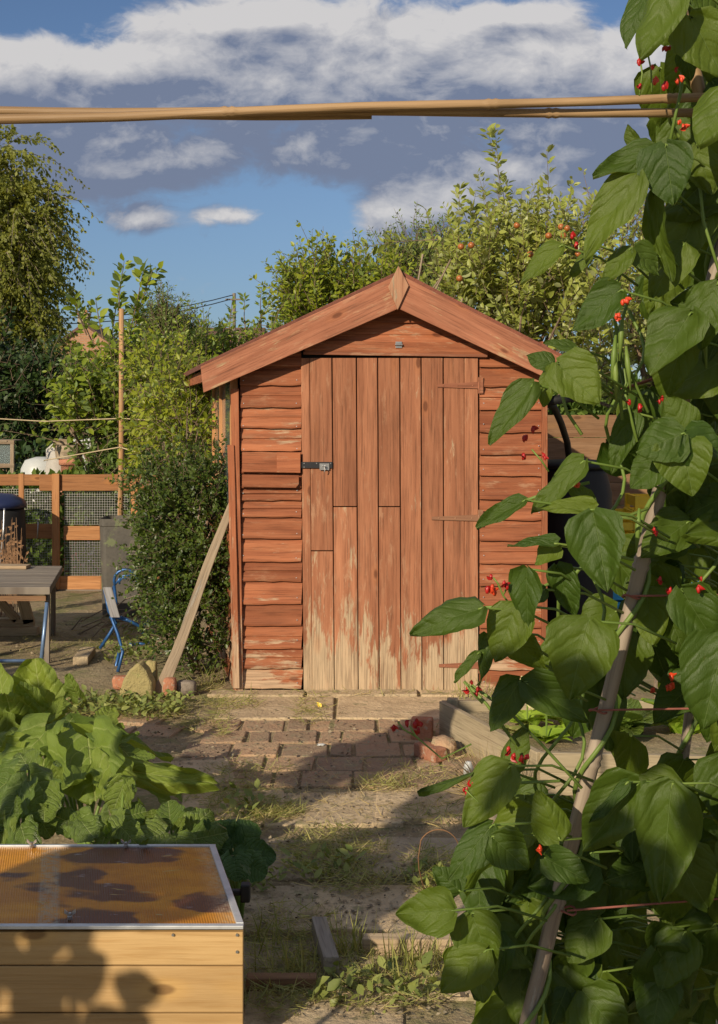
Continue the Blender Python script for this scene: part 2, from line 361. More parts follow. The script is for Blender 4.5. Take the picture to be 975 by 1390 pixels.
def instance_leaves(name, mat, parent, pos, ydir, nrm, size, rnd=None, kind='leaf', wid=.5, origin=None, smooth=False):
    pos = np.asarray(pos, float); N = len(pos); y = ydir/np.linalg.norm(ydir, axis=1, keepdims=True)
    z = nrm-(nrm*y).sum(1, keepdims=True)*y; z /= np.linalg.norm(z, axis=1, keepdims=True)+1e-9; x = np.cross(y, z)
    if kind == 'leaf':
        T = np.array([[0, 0, 0], [-.5*wid*.9, .33, .07], [-.5*wid*.8, .66, .05], [0, 1, -.06], [.5*wid*.8, .66, .05], [.5*wid*.9, .33, .07], [0, .5, -.01]]); TF = np.array([[0, 6, 1], [1, 6, 2], [2, 6, 3], [3, 6, 4], [4, 6, 5], [5, 6, 0]])
    elif kind == 'quad':
        T = np.array([[0, 0, 0], [-.5*wid, .5, .08], [0, 1, 0], [.5*wid, .5, .08]]); TF = np.array([[0, 2, 1], [0, 3, 2]])
    else:   # blade
        T = np.array([[-.5*wid, 0, 0], [.5*wid, 0, 0], [.35*wid, .55, .08], [-.35*wid, .55, .08], [0, 1, .3]]); TF = np.array([[0, 1, 2], [0, 2, 3], [3, 2, 4]])
    size = np.broadcast_to(np.asarray(size, float), (N,))
    v = pos[:, None, :]+size[:, None, None]*(T[None, :, 0:1]*x[:, None, :]+T[None, :, 1:2]*y[:, None, :]+T[None, :, 2:3]*z[:, None, :])
    ro = np.array(root_loc(parent)) if parent is not None else np.array(origin if origin is not None else (v.reshape(-1, 3).mean(0)*np.array([1, 1, 0])))
    v = (v-ro).reshape(-1, 3); f = (TF[None]+(np.arange(N)*len(T))[:, None, None]).reshape(-1, 3)
    me = bpy.data.meshes.new(name); me.vertices.add(len(v)); me.vertices.foreach_set('co', v.ravel())
    me.loops.add(f.size); me.loops.foreach_set('vertex_index', f.ravel().astype(np.int32))
    me.polygons.add(len(f)); me.polygons.foreach_set('loop_start', (np.arange(len(f))*3).astype(np.int32)); me.polygons.foreach_set('loop_total', np.full(len(f), 3, dtype=np.int32))
    me.update(calc_edges=True)
    rr = RNG.random(N) if rnd is None else rnd
    a = me.attributes.new('rnd', 'FLOAT', 'FACE'); a.data.foreach_set('value', np.repeat(rr, len(TF)).astype(np.float32))
    return finish(name, me, mat, parent, smooth, 0, Vector(ro))
def unit(a): return a/(np.linalg.norm(a, axis=-1, keepdims=True)+1e-9)

def tree(name, label, cat, base, ells, nshoot, L, leaf, per, up=.6, outw=.6, grav=0.0, mat='mid', bark='bark', extra=(), group=None, wid=.55, trunk_r=.06, limbs=12, stemr=.004, kind='quad', clump=.0, split=.5, leafvar=.35, shade=None):
    root = thing(name, base, label, cat, group); base = Vector(base)
    E = np.array(ells, float); w = E[:, 3]*E[:, 4]*E[:, 5]; w = w/w.sum()
    idx = RNG.choice(len(E), nshoot, p=w); d = unit(RNG.normal(size=(nshoot, 3))); rr = RNG.random(nshoot)**(1/2.4)
    st = E[idx, :3]+d*rr[:, None]*E[idx, 3:6]
    dr = unit(d*outw+np.array([0, 0, up])+RNG.normal(size=(nshoot, 3))*.35); ln = L*(.5+RNG.random(nshoot)*.9)
    st = np.vstack([st]+[np.array([e[0]]) for e in extra]) if extra else st
    if extra:
        dr = np.vstack([dr]+[np.array([e[1]])/np.linalg.norm(e[1]) for e in extra]); ln = np.concatenate([ln, [e[2] for e in extra]])
    N = len(st); K = 5; ts = np.linspace(0, 1, K)
    bend = RNG.normal(size=(N, 3))*.12
    pts = st[:, None]+dr[:, None]*ln[:, None, None]*ts[None, :, None]+(bend[:, None]+np.array([0, 0, -grav]))*ln[:, None, None]*(ts**2)[None, :, None]
    # leaves
    npl = np.maximum(3, (per*ln/L).astype(int)); npl[nshoot:] = (npl[nshoot:]*1.0).astype(int); si = np.repeat(np.arange(N), npl); t = RNG.random(len(si))*.97+.03
    if extra:
        t[si >= nshoot] = np.linspace(0.02, 1, (si >= nshoot).sum()) if False else t[si >= nshoot]
    pk = t*(K-1); i0 = np.minimum(pk.astype(int), K-2); fr = (pk-i0)[:, None]
    pos = pts[si, i0]*(1-fr)+pts[si, i0+1]*fr; tg = unit(pts[si, i0+1]-pts[si, i0])
    side = unit(np.cross(tg, RNG.normal(size=(len(si), 3))))
    yd = unit(tg*.55+side*.8+np.array([0, 0, -grav*.8])); nr = unit(RNG.normal(size=(len(si), 3))*.55+np.array([-.25, -.35, .75])); 
    nr = nr if grav < .4 else unit(RNG.normal(size=(len(si), 3)))
    sz = leaf*(1-leafvar+2*leafvar*RNG.random(len(si)))*(1-.35*t*(si < nshoot))
    pos = pos+side*leaf*.12
    mb = MB(); top = Vector(E[:, :3].mean(0)); z0 = base
    tt = base.lerp(Vector((top.x, top.y, top.z)), .55); tt.z = base.z+(top.z-base.z)*.55
    mid = base.lerp(tt, .5)+Vector((random.uniform(-.08, .08), random.uniform(-.05, .05), 0))
    mb.tube([base-Vector((0, 0, .05)), mid, tt], [trunk_r, trunk_r*.8, trunk_r*.6], 7)
    for q in RNG.choice(nshoot, limbs, replace=False):
        e = Vector(pts[q, 0]); a = mid.lerp(tt, random.random()); m1 = a.lerp(e, .5)+Vector((0, 0, .12*(e-a).length))
        mb.tube([a, m1, e], [trunk_r*.5, trunk_r*.3, stemr*1.6], 5)
    stem_k = np.arange(N) if N < 900 else RNG.choice(N, 900, replace=False)
    for q in stem_k:
        rsz = stemr*(1.3 if q >= nshoot else 1)
        mb.tube([Vector(p) for p in pts[q, ::2]], [rsz, rsz*.7, rsz*.3], 3, cap=False)
    mb.build('trunk', bark, root, smooth=True)
    rnd = np.clip(RNG.random(len(si))*.6+RNG.random(N)[si]*.4, 0, 1)
    instance_leaves('crown', mat, root, pos, yd, nr, sz, rnd, kind, wid)
    return root, pts
def ex(px, py, px2, py2, Y): px2 += (px2-px)*.06; py2 += (py2-py)*.10; a = P(px, py, Y); b = P(px2, py2, Y); d = np.array(b-a); return (tuple(a), tuple(d), float(np.linalg.norm(d)))
def ell(px, py, Y, rx, ry, rY=None):   # ellipsoid whose silhouette has pixel radii rx, ry at depth Y
    c = P(px, py, Y); a = rx/F*Y; b = ry/F*Y; return (c.x, c.y, c.z, a, (a+b)/2 if rY is None else rY, b)

# ------------------------------------------------------------------ camera, light, sky
cam = bpy.data.cameras.new('camera'); co = bpy.data.objects.new('camera', cam); C.objects.link(co)
co.location = (0, 0, H); co.rotation_euler = (R(90), 0, 0); cam.sensor_fit = 'VERTICAL'; cam.sensor_height = 36; cam.lens = 36*F/1390; cam.shift_y = -137/1390
cam.clip_start = .05; cam.clip_end = 3000; bpy.context.scene.camera = co
AZ, EL = R(31), R(23)      # the sun travels towards +Y turned AZ to +X; it stands behind the camera on the left
sun = bpy.data.lights.new('sun', 'SUN'); so = bpy.data.objects.new('sun', sun); C.objects.link(so); sun.energy = 5.0; sun.angle = R(.5); sun.color = (1, .85, .63)
travel = Vector((math.sin(AZ)*math.cos(EL), math.cos(AZ)*math.cos(EL), -math.sin(EL))); so.rotation_euler = travel.to_track_quat('-Z', 'Y').to_euler(); so.location = (-5, -8, 6)
S = -travel
W = bpy.data.worlds.new('World'); bpy.context.scene.world = W; W.use_nodes = True; W.node_tree.nodes.clear(); n = NT(W.node_tree)
sky = n.n('ShaderNodeTexSky', sky_type='NISHITA'); sky.sun_disc = False; sky.sun_elevation = EL; sky.sun_rotation = math.atan2(S.x, S.y); sky.ozone_density = 2.5; sky.air_density = 1.0; sky.dust_density = .1
dirv = n.n('ShaderNodeTexCoord').outputs['Generated']; dx, dy, dz = n.sep(dirv)
yy = n.m('MAXIMUM', n.m('ABSOLUTE', dy), .12); U = n.m('DIVIDE', dx, yy); Vv = n.m('DIVIDE', dz, yy)
def dens(dU, dV, fine=True):
    u = n.m('ADD', U, dU); v = n.m('ADD', Vv, dV)
    p = n.comb(u, n.m('MULTIPLY', v, 1.7), 1.37)
    w1 = n.n('ShaderNodeTexNoise', {'Vector': p, 'Scale': 14.0, 'Detail': 3.0}, noise_dimensions='2D').outputs['Color']
    pw = n.vm('ADD', p, n.vm('MULTIPLY', n.vm('SUBTRACT', w1, (.5, .5, .5)), (.05, .035, .0)))
    big = n.n('ShaderNodeTexNoise', {'Vector': n.vm('ADD', p, (.37, 2.11, 0)), 'Scale': 6.0, 'Detail': 2.0}, noise_dimensions='2D').outputs[0]
    vo = n.n('ShaderNodeTexVoronoi', {'Vector': pw, 'Scale': 15.0, 'Detail': 3.5, 'Roughness': .55, 'Lacunarity': 2.1}, voronoi_dimensions='2D'); vo.normalize = True
    bil = n.m('SUBTRACT', .62, vo.outputs['Distance']); det = n.n('ShaderNodeTexNoise', {'Vector': pw, 'Scale': 34.0, 'Detail': 5.0, 'Roughness': .62}, noise_dimensions='2D').outputs[0]
    # upper limit of the cloud bank follows the photo: lower at the left, highest over the shed
    top = n.m('ADD', .288, n.m('MULTIPLY', n.ss(u, -.22, -.06), .030)); top = n.m('SUBTRACT', top, n.m('MULTIPLY', n.ss(u, .14, .30), .004))
    bot = n.m('SUBTRACT', .166, n.m('MULTIPLY', n.ss(u, -.03, .10), .030))
    band = n.m('MULTIPLY', n.ss(n.m('SUBTRACT', v, bot), -.026, .030), n.ss(n.m('SUBTRACT', top, v), -.026, .030))
    upper = n.m('MULTIPLY', n.ss(v, .33, .42), .45); band = n.m('MAXIMUM', band, upper)
    d = n.m('ADD', n.m('MULTIPLY', band, .66), n.m('ADD', n.m('MULTIPLY', n.m('SUBTRACT', big, .5), 1.25), n.m('ADD', n.m('MULTIPLY', bil, .50), n.m('MULTIPLY', n.m('SUBTRACT', det, .5), .45))))
    for (px, py, rx, ry, k) in ((188, 298, 52, 20, .42), (318, 293, 66, 15, .40), (565, 295, 100, 34, .30), (300, 30, 34, 16, .26), (365, 24, 50, 16, .26), (700, 20, 70, 14, .2)):
        e = n.vm('LENGTH', n.comb(n.m('DIVIDE', n.m('SUBTRACT', u, (px-487.5)/F), rx/F), n.m('DIVIDE', n.m('SUBTRACT', v, (558-py)/F), ry/F), 0.0))
        d = n.m('ADD', d, n.m('MULTIPLY', n.ss(e, 1.6, .0), k*1.25))
    return d
d0 = dens(0.0, 0.0); d1 = dens(-.008, .014)
mask = n.ss(d0, .27, .60)
lit = n.m('ADD', n.m('MULTIPLY', n.m('SUBTRACT', d0, d1), 2.0), .04)
# the tops of the bank stand in full sun, its flat underside does not
lit = n.m('ADD', lit, n.m('MULTIPLY', n.ss(Vv, .225, .285), .55))
lit = n.m('ADD', lit, n.m('MULTIPLY', n.m('MULTIPLY', n.ss(Vv, .180, .150), n.ss(U, -.5, .2)), .40))
lit = n.m('SUBTRACT', lit, n.m('MULTIPLY', n.ss(d0, .85, 1.3), .30)); lit = n.m('MINIMUM', n.m('MAXIMUM', lit, 0.0), 1.0)
ccol = n.mix(lit, (.175, .21, .305), (.66, .64, .63))
bg1 = n.n('ShaderNodeBackground', {'Color': n.mix(1.0, sky.outputs[0], n.mix(n.ss(Vv, .0, .2), (.50, .60, .82), (.76, .81, .94)), 'MULTIPLY'), 'Strength': .082}).outputs[0]
bg2 = n.n('ShaderNodeBackground', {'Color': ccol, 'Strength': 1.0}).outputs[0]
mx = n.n('ShaderNodeMixShader', {0: n.m('MULTIPLY', mask, .93), 1: bg1, 2: bg2}).outputs[0]
W.node_tree.links.new(mx, n.n('ShaderNodeOutputWorld').inputs[0])
W.cycles.sampling_method = 'MANUAL'; W.cycles.sample_map_resolution = 256
sc = bpy.context.scene; sc.render.engine = 'CYCLES'; sc.cycles.max_bounces = 6; sc.cycles.diffuse_bounces = 3; sc.view_settings.view_transform = 'Standard'; sc.view_settings.look = 'None'; sc.view_settings.exposure = 0.0; sc.view_settings.gamma = 1; sc.view_settings.use_curve_mapping = False

# ------------------------------------------------------------------ ground
def gh(x, y):
    if abs(x) > 6 or y < -2 or y > 14: return 0
    v = .012*mnoise.noise(Vector((x*1.7, y*1.7, 0)))+.010*mnoise.noise(Vector((x*6, y*6, 3)))
    if -1.35 < x < .9 and 2.5 < y < 7.3: return v*.5-.009+.006*mnoise.noise(Vector((x*3, y*3, 9)))     # sunk under the paving
    return v
mb = MB(); xs = sorted(set([-600, -120, -30, -12]+[round(-8+i*.1, 3) for i in range(161)]+[12, 30, 120, 600])); ys = sorted(set([-200, -40, -10, -4]+[round(-2+i*.1, 3) for i in range(161)]+[16, 20, 30, 60, 150, 600, 1500]))
vs = [(x, y, gh(x, y)) for y in ys for x in xs]; nx = len(xs)
mb.add(vs, [(j*nx+i, j*nx+i+1, (j+1)*nx+i+1, (j+1)*nx+i) for j in range(len(ys)-1) for i in range(nx-1)])
tag(mb.build('ground', 'soil', None, smooth=True, origin=(0, 0, 0)), kind='structure')

# path: slabs and brick pavers, each a slightly uneven block
def slab(mb, x, y, w, d, rot, z=.0, h=.05, rnd=None):
    ca, sa = math.cos(rot), math.sin(rot); tilt = [random.uniform(-.004, .004) for _ in range(4)]; vs = []; j = .006
    cs = [(-w/2, -d/2), (w/2, -d/2), (w/2, d/2), (-w/2, d/2)]; tp = []
    for k, (a, b) in enumerate(cs):
        a += random.uniform(-j, j); b += random.uniform(-j, j); tp.append(V3(x+a*ca-b*sa, y+a*sa+b*ca, z+tilt[k]))
    mb.add([p-V3(0, 0, h) for p in tp]+tp, [(3, 2, 1, 0), (4, 5, 6, 7), (0, 1, 5, 4), (1, 2, 6, 5), (2, 3, 7, 6), (3, 0, 4, 7)], None, rnd)
mbs = MB(); mbp = MB()
x0 = -.80
for w in (.52, .60, .55): slab(mbs, x0+w/2, 6.83, w-.015, .12, 0, .012, rnd=random.random()*.4+.6); x0 += w
x0 = -.72
for w in (.60, .62, .42): slab(mbs, x0+w/2, 6.52, w-.02, .46, R(random.uniform(-1, 1)), .004); x0 += w
for row in range(5):
    y = 6.16-row*.225; x0 = -.78+.05*(row % 2)
    while x0 < .45:
        w = random.choice((.215, .215, .11)); slab(mbp, x0+w/2, y, w-.014, .205, R(random.uniform(-2, 2)), .002+random.uniform(-.004, .004)); x0 += w
for i in range(5):
    for k in range(2): slab(mbp, -1.05-.22*i+.1*k, 6.3-.235*k-.03*i, .2, .21, R(-8+random.uniform(-4, 4)), random.uniform(-.006, .004))
for (px, py, w, d, r) in ((452, 1098, .50, .40, 3), (600, 1092, .50, .40, -2), (318, 1098, .40, .40, 6), (432, 1165, .48, .38, 2), (575, 1163, .44, .38, -3), (392, 1232, .42, .36, 3), (503, 1232, .34, .36, -2), (605, 1240, .34, .32, 1), (425, 1310, .42, .32, 2), (545, 1318, .40, .32, 0), (440, 1375, .4, .26, -3), (250, 1050, .4, .35, 12), (270, 1120, .3, .3, 3)):
    g = G(px, py); slab(mbs, g.x, g.y, w, d, R(r), .006+random.uniform(-.003, .004))
tag(mbs.build('path', 'slab', None, bevel=.006, origin=(0, 0, 0)), kind='structure')
tag(mbp.build('brick_paving', 'paver', None, bevel=.005, origin=(0, 0, 0)), kind='structure')

# ------------------------------------------------------------------ shed
YF = 6.9; YB = 6.80; sc_ = YF/F
def Q(px, py): return P(px, py, YF)
VD = Vector((-.19, 1, 0)).normalized(); SL = 2.12
shed = thing('garden_shed', Q(530, 940), 'red brown timber garden shed with peeling paint, apex roof and closed plank door', 'shed')
shed.location.z = 0
FY = Vector((0, 1, 0))
def roof_l(py): return 543-(py-384)/.470      # px where the roof line meets height py, on the wall plane
def roof_r(py): return 543+(py-384)/.506
def lap(mb, ya, yb, xl, xr, skewl=0, skewr=0, Y=YF):
    """one lapped board between pixel heights ya (top) and yb (bottom)"""
    la, lb = max(xl+skewl*(ya-500)/440, roof_l(ya)), max(xl+skewl*(yb-500)/440, roof_l(yb)); ra, rb = min(xr+skewr*(ya-500)/440, roof_r(ya)), min(xr, roof_r(yb))
    if ra-la < 3: la = lb+(rb-lb)*.5; ra = la+1
    cup = random.uniform(-.003, .004); seg = 6; prof = ((0, .006), (.16, .005), (.30, -.003+cup), (.47, -.005+cup), (.50, .001), (.54, .001), (.58, -.006+cup), (.92, -.014), (1.0, -.012)) if random.random() < .6 else ((0, .006), (.16, .005), (.30, -.003+cup), (.62, -.005+cup), (.92, -.014), (1.0, -.012)); vs, lcs, fs = [], [], []
    wob = [random.uniform(-.8, .8) for _ in range(seg+1)]
    for i in range(seg+1):
        k = i/seg
        for (q, dy) in prof:
            py = ya+(yb-ya)*q+(wob[i] if q > .9 else 0); l = la+(lb-la)*q; r = ra+(rb-ra)*q
            p = P(l+(r-l)*k, py, Y); vs.append(p+V3(0, dy, 0)); lcs.append((p.x, p.z, 0))
        for q in (1.0, 0.0):
            p = P((la+(lb-la)*q)+((ra+(rb-ra)*q)-(la+(lb-la)*q))*k, ya+(yb-ya)*q, Y); vs.append(p+V3(0, .016, 0)); lcs.append((p.x, p.z, .02))
    m = len(prof)+2
    for i in range(seg):
        for j in range(m): fs.append((i*m+j, i*m+(j+1) % m, (i+1)*m+(j+1) % m, (i+1)*m+j))
    fs.append(tuple(range(m-1, -1, -1))); fs.append(tuple(seg*m+j for j in range(m)))
    mb.add(vs, fs, lcs)
mb = MB(); ed = [470, 497, 523, 553, 581, 612, 642, 662, 679, 702, 731, 762, 789, 820, 849, 880, 907, 934]
for a, b in zip(ed, ed[1:]): lap(mb, a-1, b, 326, 409, 4, 3)
mb.build('front_wall', 'wall', shed); mb = MB()
ed = [470, 498, 525, 556, 587, 617, 646, 678, 706, 734, 765, 795, 823, 852, 880, 909, 937]
for a, b in zip(ed, ed[1:]): lap(mb, a-1, b, 651, 737, 0, 0)
front = mb.build('front_wall', 'wall', shed)
# nail heads on the boards
mbn = MB()
for yy_ in ed[2:]:
    for xx in (331, 403, 656, 731):
        p = Q(xx+random.uniform(-1, 1), yy_-10+random.uniform(-3, 3)); mbn = MB(); mbn.tube([p+V3(0, -.014, 0), p+V3(0, -.004, 0)], .0026, 6); mbn.build('nail', 'alu', shed)
mb = MB(); ed = [384, 408, 438, 472]
for a, b in zip(ed, ed[1:]): lap(mb, a, b, 415, 661)
mb.board(P(414, 470, YF-.012), P(662, 474, YF-.012), V3(0, 0, -.062), V3(0, .03, 0), 4, .001)
mb.build('gable', 'wall', shed)
mb = MB(); mb.prism([P(412, 477, YF-.03), P(662, 481, YF-.03), P(662, 485, YF-.03), P(412, 481, YF-.03)], V3(0, .05, 0)); mb.build('lintel', 'barge', shed, bevel=.002)
# corner posts
mb = MB(); mb.board(P(319, 528, YF-.012), P(325, 937, YF-.012), V3(.042, 0, 0), V3(0, .035, 0), 4, .001); mb.build('corner_post', 'wall', shed, bevel=.002)
mb = MB(); mb.board(P(739, 520, YF-.012), P(739, 938, YF-.012), V3(.030, 0, 0), V3(0, .035, 0), 4, .001); mb.build('corner_post', 'wall', shed, bevel=.002)
mb = MB(); mb.box(P(530, 484, YF+.06), (1.62, .03, .05)); mb.box(V3(Q(530, 0).x, YF+.10, .9), (1.02, .02, 1.8)); mb.build('door_backing', 'blackplastic', shed)  # black bar and sheet set behind the door gaps
# door planks
door_edges = [(409, 420), (421, 450), (452, 483), (485, 512), (514, 542), (544, 571), (573, 601), (603, 630), (631, 649)]
splice = {1: 748, 2: 688, 4: 688}
mb = MB()
def plank(xa, xb, ya, yb, rnd, dy=0.0):
    L = 8; vs, lcs, fs = [], [], []
    for i in range(L+1):
        k = i/L; sh = 4*(1-((xa+xb)/2-409)/241)*((ya+(yb-ya)*k)-484)/457; 
        for (X, d) in ((xa-.35, .016), (xa-.35, .002), (xa+.3, -.002), (xb-.3, -.002), (xb+.35, .002), (xb+.35, .016)):
            p = P(X+sh, ya+(yb-ya)*k, YF-.012); vs.append(p+V3(0, d+dy+.0006*mnoise.noise(Vector((X*.1, k*3, 0))), 0)); lcs.append((p.z, p.x, d))
    for i in range(L):
        for j in range(6): fs.append((i*6+j, i*6+(j+1) % 6, (i+1)*6+(j+1) % 6, (i+1)*6+j))
    fs.append((5, 4, 3, 2, 1, 0)); fs.append(tuple(L*6+j for j in range(6))); mb.add(vs, fs, lcs, rnd)
rn = [.8, .52, .38, .62, .5, .7, .45, .6, .75]
for i, (a, b) in enumerate(door_edges):
    bot = 941+random.uniform(-1, .5)
    if i in splice: plank(a, b, 486, splice[i]-1, rn[i], 0); plank(a, b, splice[i]+.5, bot, .86 if i == 1 else .93 if i == 2 else .42, .0005)
    else: plank(a, b, 486, bot, rn[i])
door = mb.build('door', 'door', shed, bevel=.0012); door['label'] = 'weathered vertical plank door, paint worn to bare wood at the foot'
# hinges, painted over
for (py, xa, paint) in ((523, 594, 'barge'), (703, 586, 'finial'), (903, 596, 'barge')):
    mb = MB(); z1 = P(0, py, YF-.02).z
    mb.prism([P(xa, py-1.5, YF-.017), P(650, py-4.5, YF-.017), P(650, py+4.5, YF-.017), P(xa, py+2.5, YF-.017)][::-1], V3(0, -.004, 0))
    mb.prism([P(651, py-11, YF-.017), P(656, py-11, YF-.017), P(656, py+11, YF-.017), P(651, py+11, YF-.017)][::-1], V3(0, -.004, 0)); mb.tube([P(650.5, py-11, YF-.022), P(650.5, py+11, YF-.022)], .0035, 8)
    for k in (.15, .5, .85): p = P(xa+(650-xa)*k, py+.3, YF-.0215); mb.tube([p, p+V3(0, -.002, 0)], .004, 6)
    mb.build('hinge', paint, door)
# hasp
mb = MB(); mb.prism([P(401, 628, YF-.017), P(407, 628, YF-.017), P(407, 638, YF-.017), P(401, 638, YF-.017)][::-1], V3(0, -.005, 0)); mb.prism([P(409, 627, YF-.02), P(451.5, 627, YF-.02), P(451.5, 635.5, YF-.02), P(409, 635.5, YF-.02)][::-1], V3(0, -.004, 0)); mb.tube([P(408, 627, YF-.022), P(408, 638, YF-.022)], .004, 8)
hasp = mb.build('hasp', 'black', door, bevel=.001)
for (x_, y_) in ((403, 629), (403, 636), (413, 629), (413, 634), (430, 629), (449, 629)): p = P(x_, y_, YF-.0245); mb = MB(); mb.tube([p, p+V3(0, -.003, 0)], .0032, 8); mb.build('rivet', 'metal', hasp)
mb = MB(); c = P(440, 633, YF-.03); mb.tube([c+V3(-.006, 0, 0), c+V3(-.006, -.02, .002), c+V3(.006, -.02, .002), c+V3(.006, 0, 0)], .003, 6); mb.tube([c+V3(0, -.016, .005), c+V3(.006, -.018, -.018), c+V3(.002, -.016, -.03)], .003, 6); mb.prism([P(434, 629, YF-.0245), P(447, 629, YF-.0245), P(447, 638, YF-.0245), P(434, 638, YF-.0245)][::-1], V3(0, -.003, 0)); mb.build('staple', 'metal', hasp, smooth=False)
# repair boards by the hasp
mb = MB(); mb.board(P(329, 627, YF-.022), P(408, 628, YF-.022), V3(0, 0, -.107), V3(0, .014, 0), 3, .0008, .55); mb.board(P(376, 627.5, YF-.032), P(408, 628, YF-.032), V3(0, 0, -.108), V3(0, .008, 0), 1, 0, .95)
mb.build('repair_board', 'wall', shed, bevel=.0015); mb = MB(); mb.prism([P(329, 644, YF-.022), P(406, 645, YF-.022), P(406, 657, YF-.022), P(402, 662, YF-.022), P(329, 661, YF-.022)][::-1], V3(0, -.012, 0), rnd=.1); mb.build('repair_board', 'wall', shed, bevel=.0015)
# small latch on the gable
mb = MB(); c = P(541.5, 468, YF-.03); mb.box(c, (.034, .006, .034)); mb.tube([c+V3(-.02, -.008, 0), c+V3(.02, -.008, 0)], .006, 8); mb.build('latch', 'metal', shed, bevel=.001)
# barge boards
def barge(pts, along):
    mb = MB(); mb.prism([P(x, y, YB) for x, y in pts][::-1], V3(0, -.020, 0), along, V3(along[2], 0, -along[0])); mb.build('barge_board', 'barge', shed, bevel=.002)
barge([(541.5, 373), (541.5, 419), (277, 533), (273, 498)], V3(.9, 0, .42))
barge([(542.5, 373), (779, 494), (781, 532), (542.5, 420)], V3(.89, 0, -.45))
mb = MB(); mb.prism([P(x, y, YB-.022) for x, y in ((541, 361), (527, 390), (540, 421), (555, 388))], V3(0, -.014, 0), (0, 0, 1), (1, 0, 0)); mb.build('finial', 'finial', shed, bevel=.002)
# roof: two thin slopes running back along the shed
ap = P(543, 374, YB); el = P(273, 501, YB); er = P(781, 497, YB); bk = VD*SL; up = V3(0, 0, .028)
mb = MB(); mb.prism([ap, el, el+bk*1.05, ap+bk*1.05][::-1], up, VD, (1, 0, 0)); mb.build('roof', 'roof', shed, bevel=.004); mb = MB(); mb.prism([ap, ap+bk*1.05, er+bk*1.05, er][::-1], up, VD, (1, 0, 0)); mb.build('roof', 'roof', shed, bevel=.004)
for e, sgn in ((el, 1), (er, -1)): mb = MB(); mb.board(e+V3(.03*sgn, .05, -.03), e+V3(.03*sgn, .05, -.03)+bk*.97, V3(0, 0, .06), V3(.02, 0, 0)); mb.build('eave_board', 'wall', shed)
# rear barge + back wall
cl = Q(322, 938); cr = Q(738, 938); cl.z = 0; cr.z = 0; tl = P(326, 495, YF).z; tr = P(738, 490, YF).z
mb = MB(); mb.prism([cl+bk*.97, cr+bk*.97, V3(cr.x, cr.y, tr)+bk*.97, V3(ap.x, YF, ap.z-.03)+bk*.97, V3(cl.x, cl.y, tl)+bk*.97], VD*.02); mb.build('back_wall', 'wall', shed)
# side walls: lapped boards; the left one is glazed above
def side(c, ztop, zwin, sg):
    mb = MB(); z = 0.0
    while z < (zwin if zwin else ztop):
        mb.board(c+V3(0, .02, 0)+V3(-.006*sg, 0, z+.06)+VD*.0, c+V3(-.006*sg, 0, z+.06)+bk*.97, V3(-.012*sg, 0, -.118), V3(.014, 0, 0)); z += .117
    mb.build('side_wall', 'wall', shed)
ZW = .86; side(cl, tl, ZW, 1); side(cr, tr, None, -1)
win = thing('window', (0, 0, 0), None, None); win.parent = shed; 
bpy.data.objects.remove(win)
mb = MB(); c = cl+V3(-.012, 0, 0)
def wp(t, z): return c+VD*t+V3(0, 0, z)
for t, w in ((.06, .05), (.80, .045), (1.36, .045), (1.98, .08)): mb.board(wp(t, ZW), wp(t, tl-.02), VD*w, V3(.04, 0, 0), rnd=.9)
mb.board(wp(.03, ZW+.02), wp(2.02, ZW+.02), V3(0, 0, .05), V3(.07, 0, 0)); mb.board(wp(.03, tl-.03), wp(2.02, tl-.03), V3(0, 0, .06), V3(.045, 0, 0))
wn = mb.build('window', 'orange', shed, bevel=.002)
for a, b in ((.09, .775), (.825, 1.335), (1.385, 1.935)):
    mb = MB(); mb.board((wp(a, ZW+.045)+wp(a, tl-.06))/2, (wp(b, ZW+.045)+wp(b, tl-.06))/2, V3(0, 0, tl-ZW-.105), V3(.004, 0, 0)); mb.build('pane', 'glass', wn)
mb = MB(); mb.prism([cl+V3(.03, .03, .02), cr+V3(-.03, .03, .02), cr+V3(-.03, 0, .02)+bk*.95, cl+V3(.03, 0, .02)+bk*.95], V3(0, 0, .01)); mb.build('floor_panel', 'greywood', shed)
# dark box added behind the glass to keep the room dim
mb = MB(); mb.box(cl+V3(.55, 1.1, .5), (.4, 1.2, 1.0), R(11)); mb.build('inner_dark_box', 'brownwood', shed)

# upright board and leaning plank at the corner
mb = MB(); mb.board(P(313.5, 604, YF-.03), P(321, 934, YF-.045), V3(.036, 0, 0), V3(0, .02, 0), 6, .0015); tag(mb.build('loose_board', 'wall', None, bevel=.002), 'narrow red painted board standing upright against the left corner of the shed', 'board')
a = G(214, 944); b = P(316, 683, 6.93); w = V3(.072, 0, .028)
mb = MB(); n_ = 9; vs, lcs, fs = [], [], []
for i in range(n_+1):
    k = i/n_; p = a.lerp(b, k); ww = .064*(1-.35*k)*(1+.12*mnoise.noise(Vector((k*5, 0, 0)))); off = V3(.018*math.sin(k*5.5)*(1-k), 0, 0)
    for (q, s_) in ((-.5, -.5), (.5, -.5), (.5, .5), (-.5, .5)): vs.append(p+off+V3(.93, 0, -.36)*ww*q+V3(0, .026, 0)*s_); lcs.append((k*1.1, q*.078, s_*.02))
for i in range(n_):
    for j in range(4): fs.append((i*4+j, i*4+(j+1) % 4, i*4+4+(j+1) % 4, i*4+4+j))
fs.append((3, 2, 1, 0)); fs.append(tuple(n_*4+j for j in range(4))); mb.add(vs, fs, lcs, .5)
tag(mb.build('leaning_plank', 'oldwood', None, bevel=.003), 'weathered bare wooden plank leaning diagonally against the left corner of the shed', 'plank')

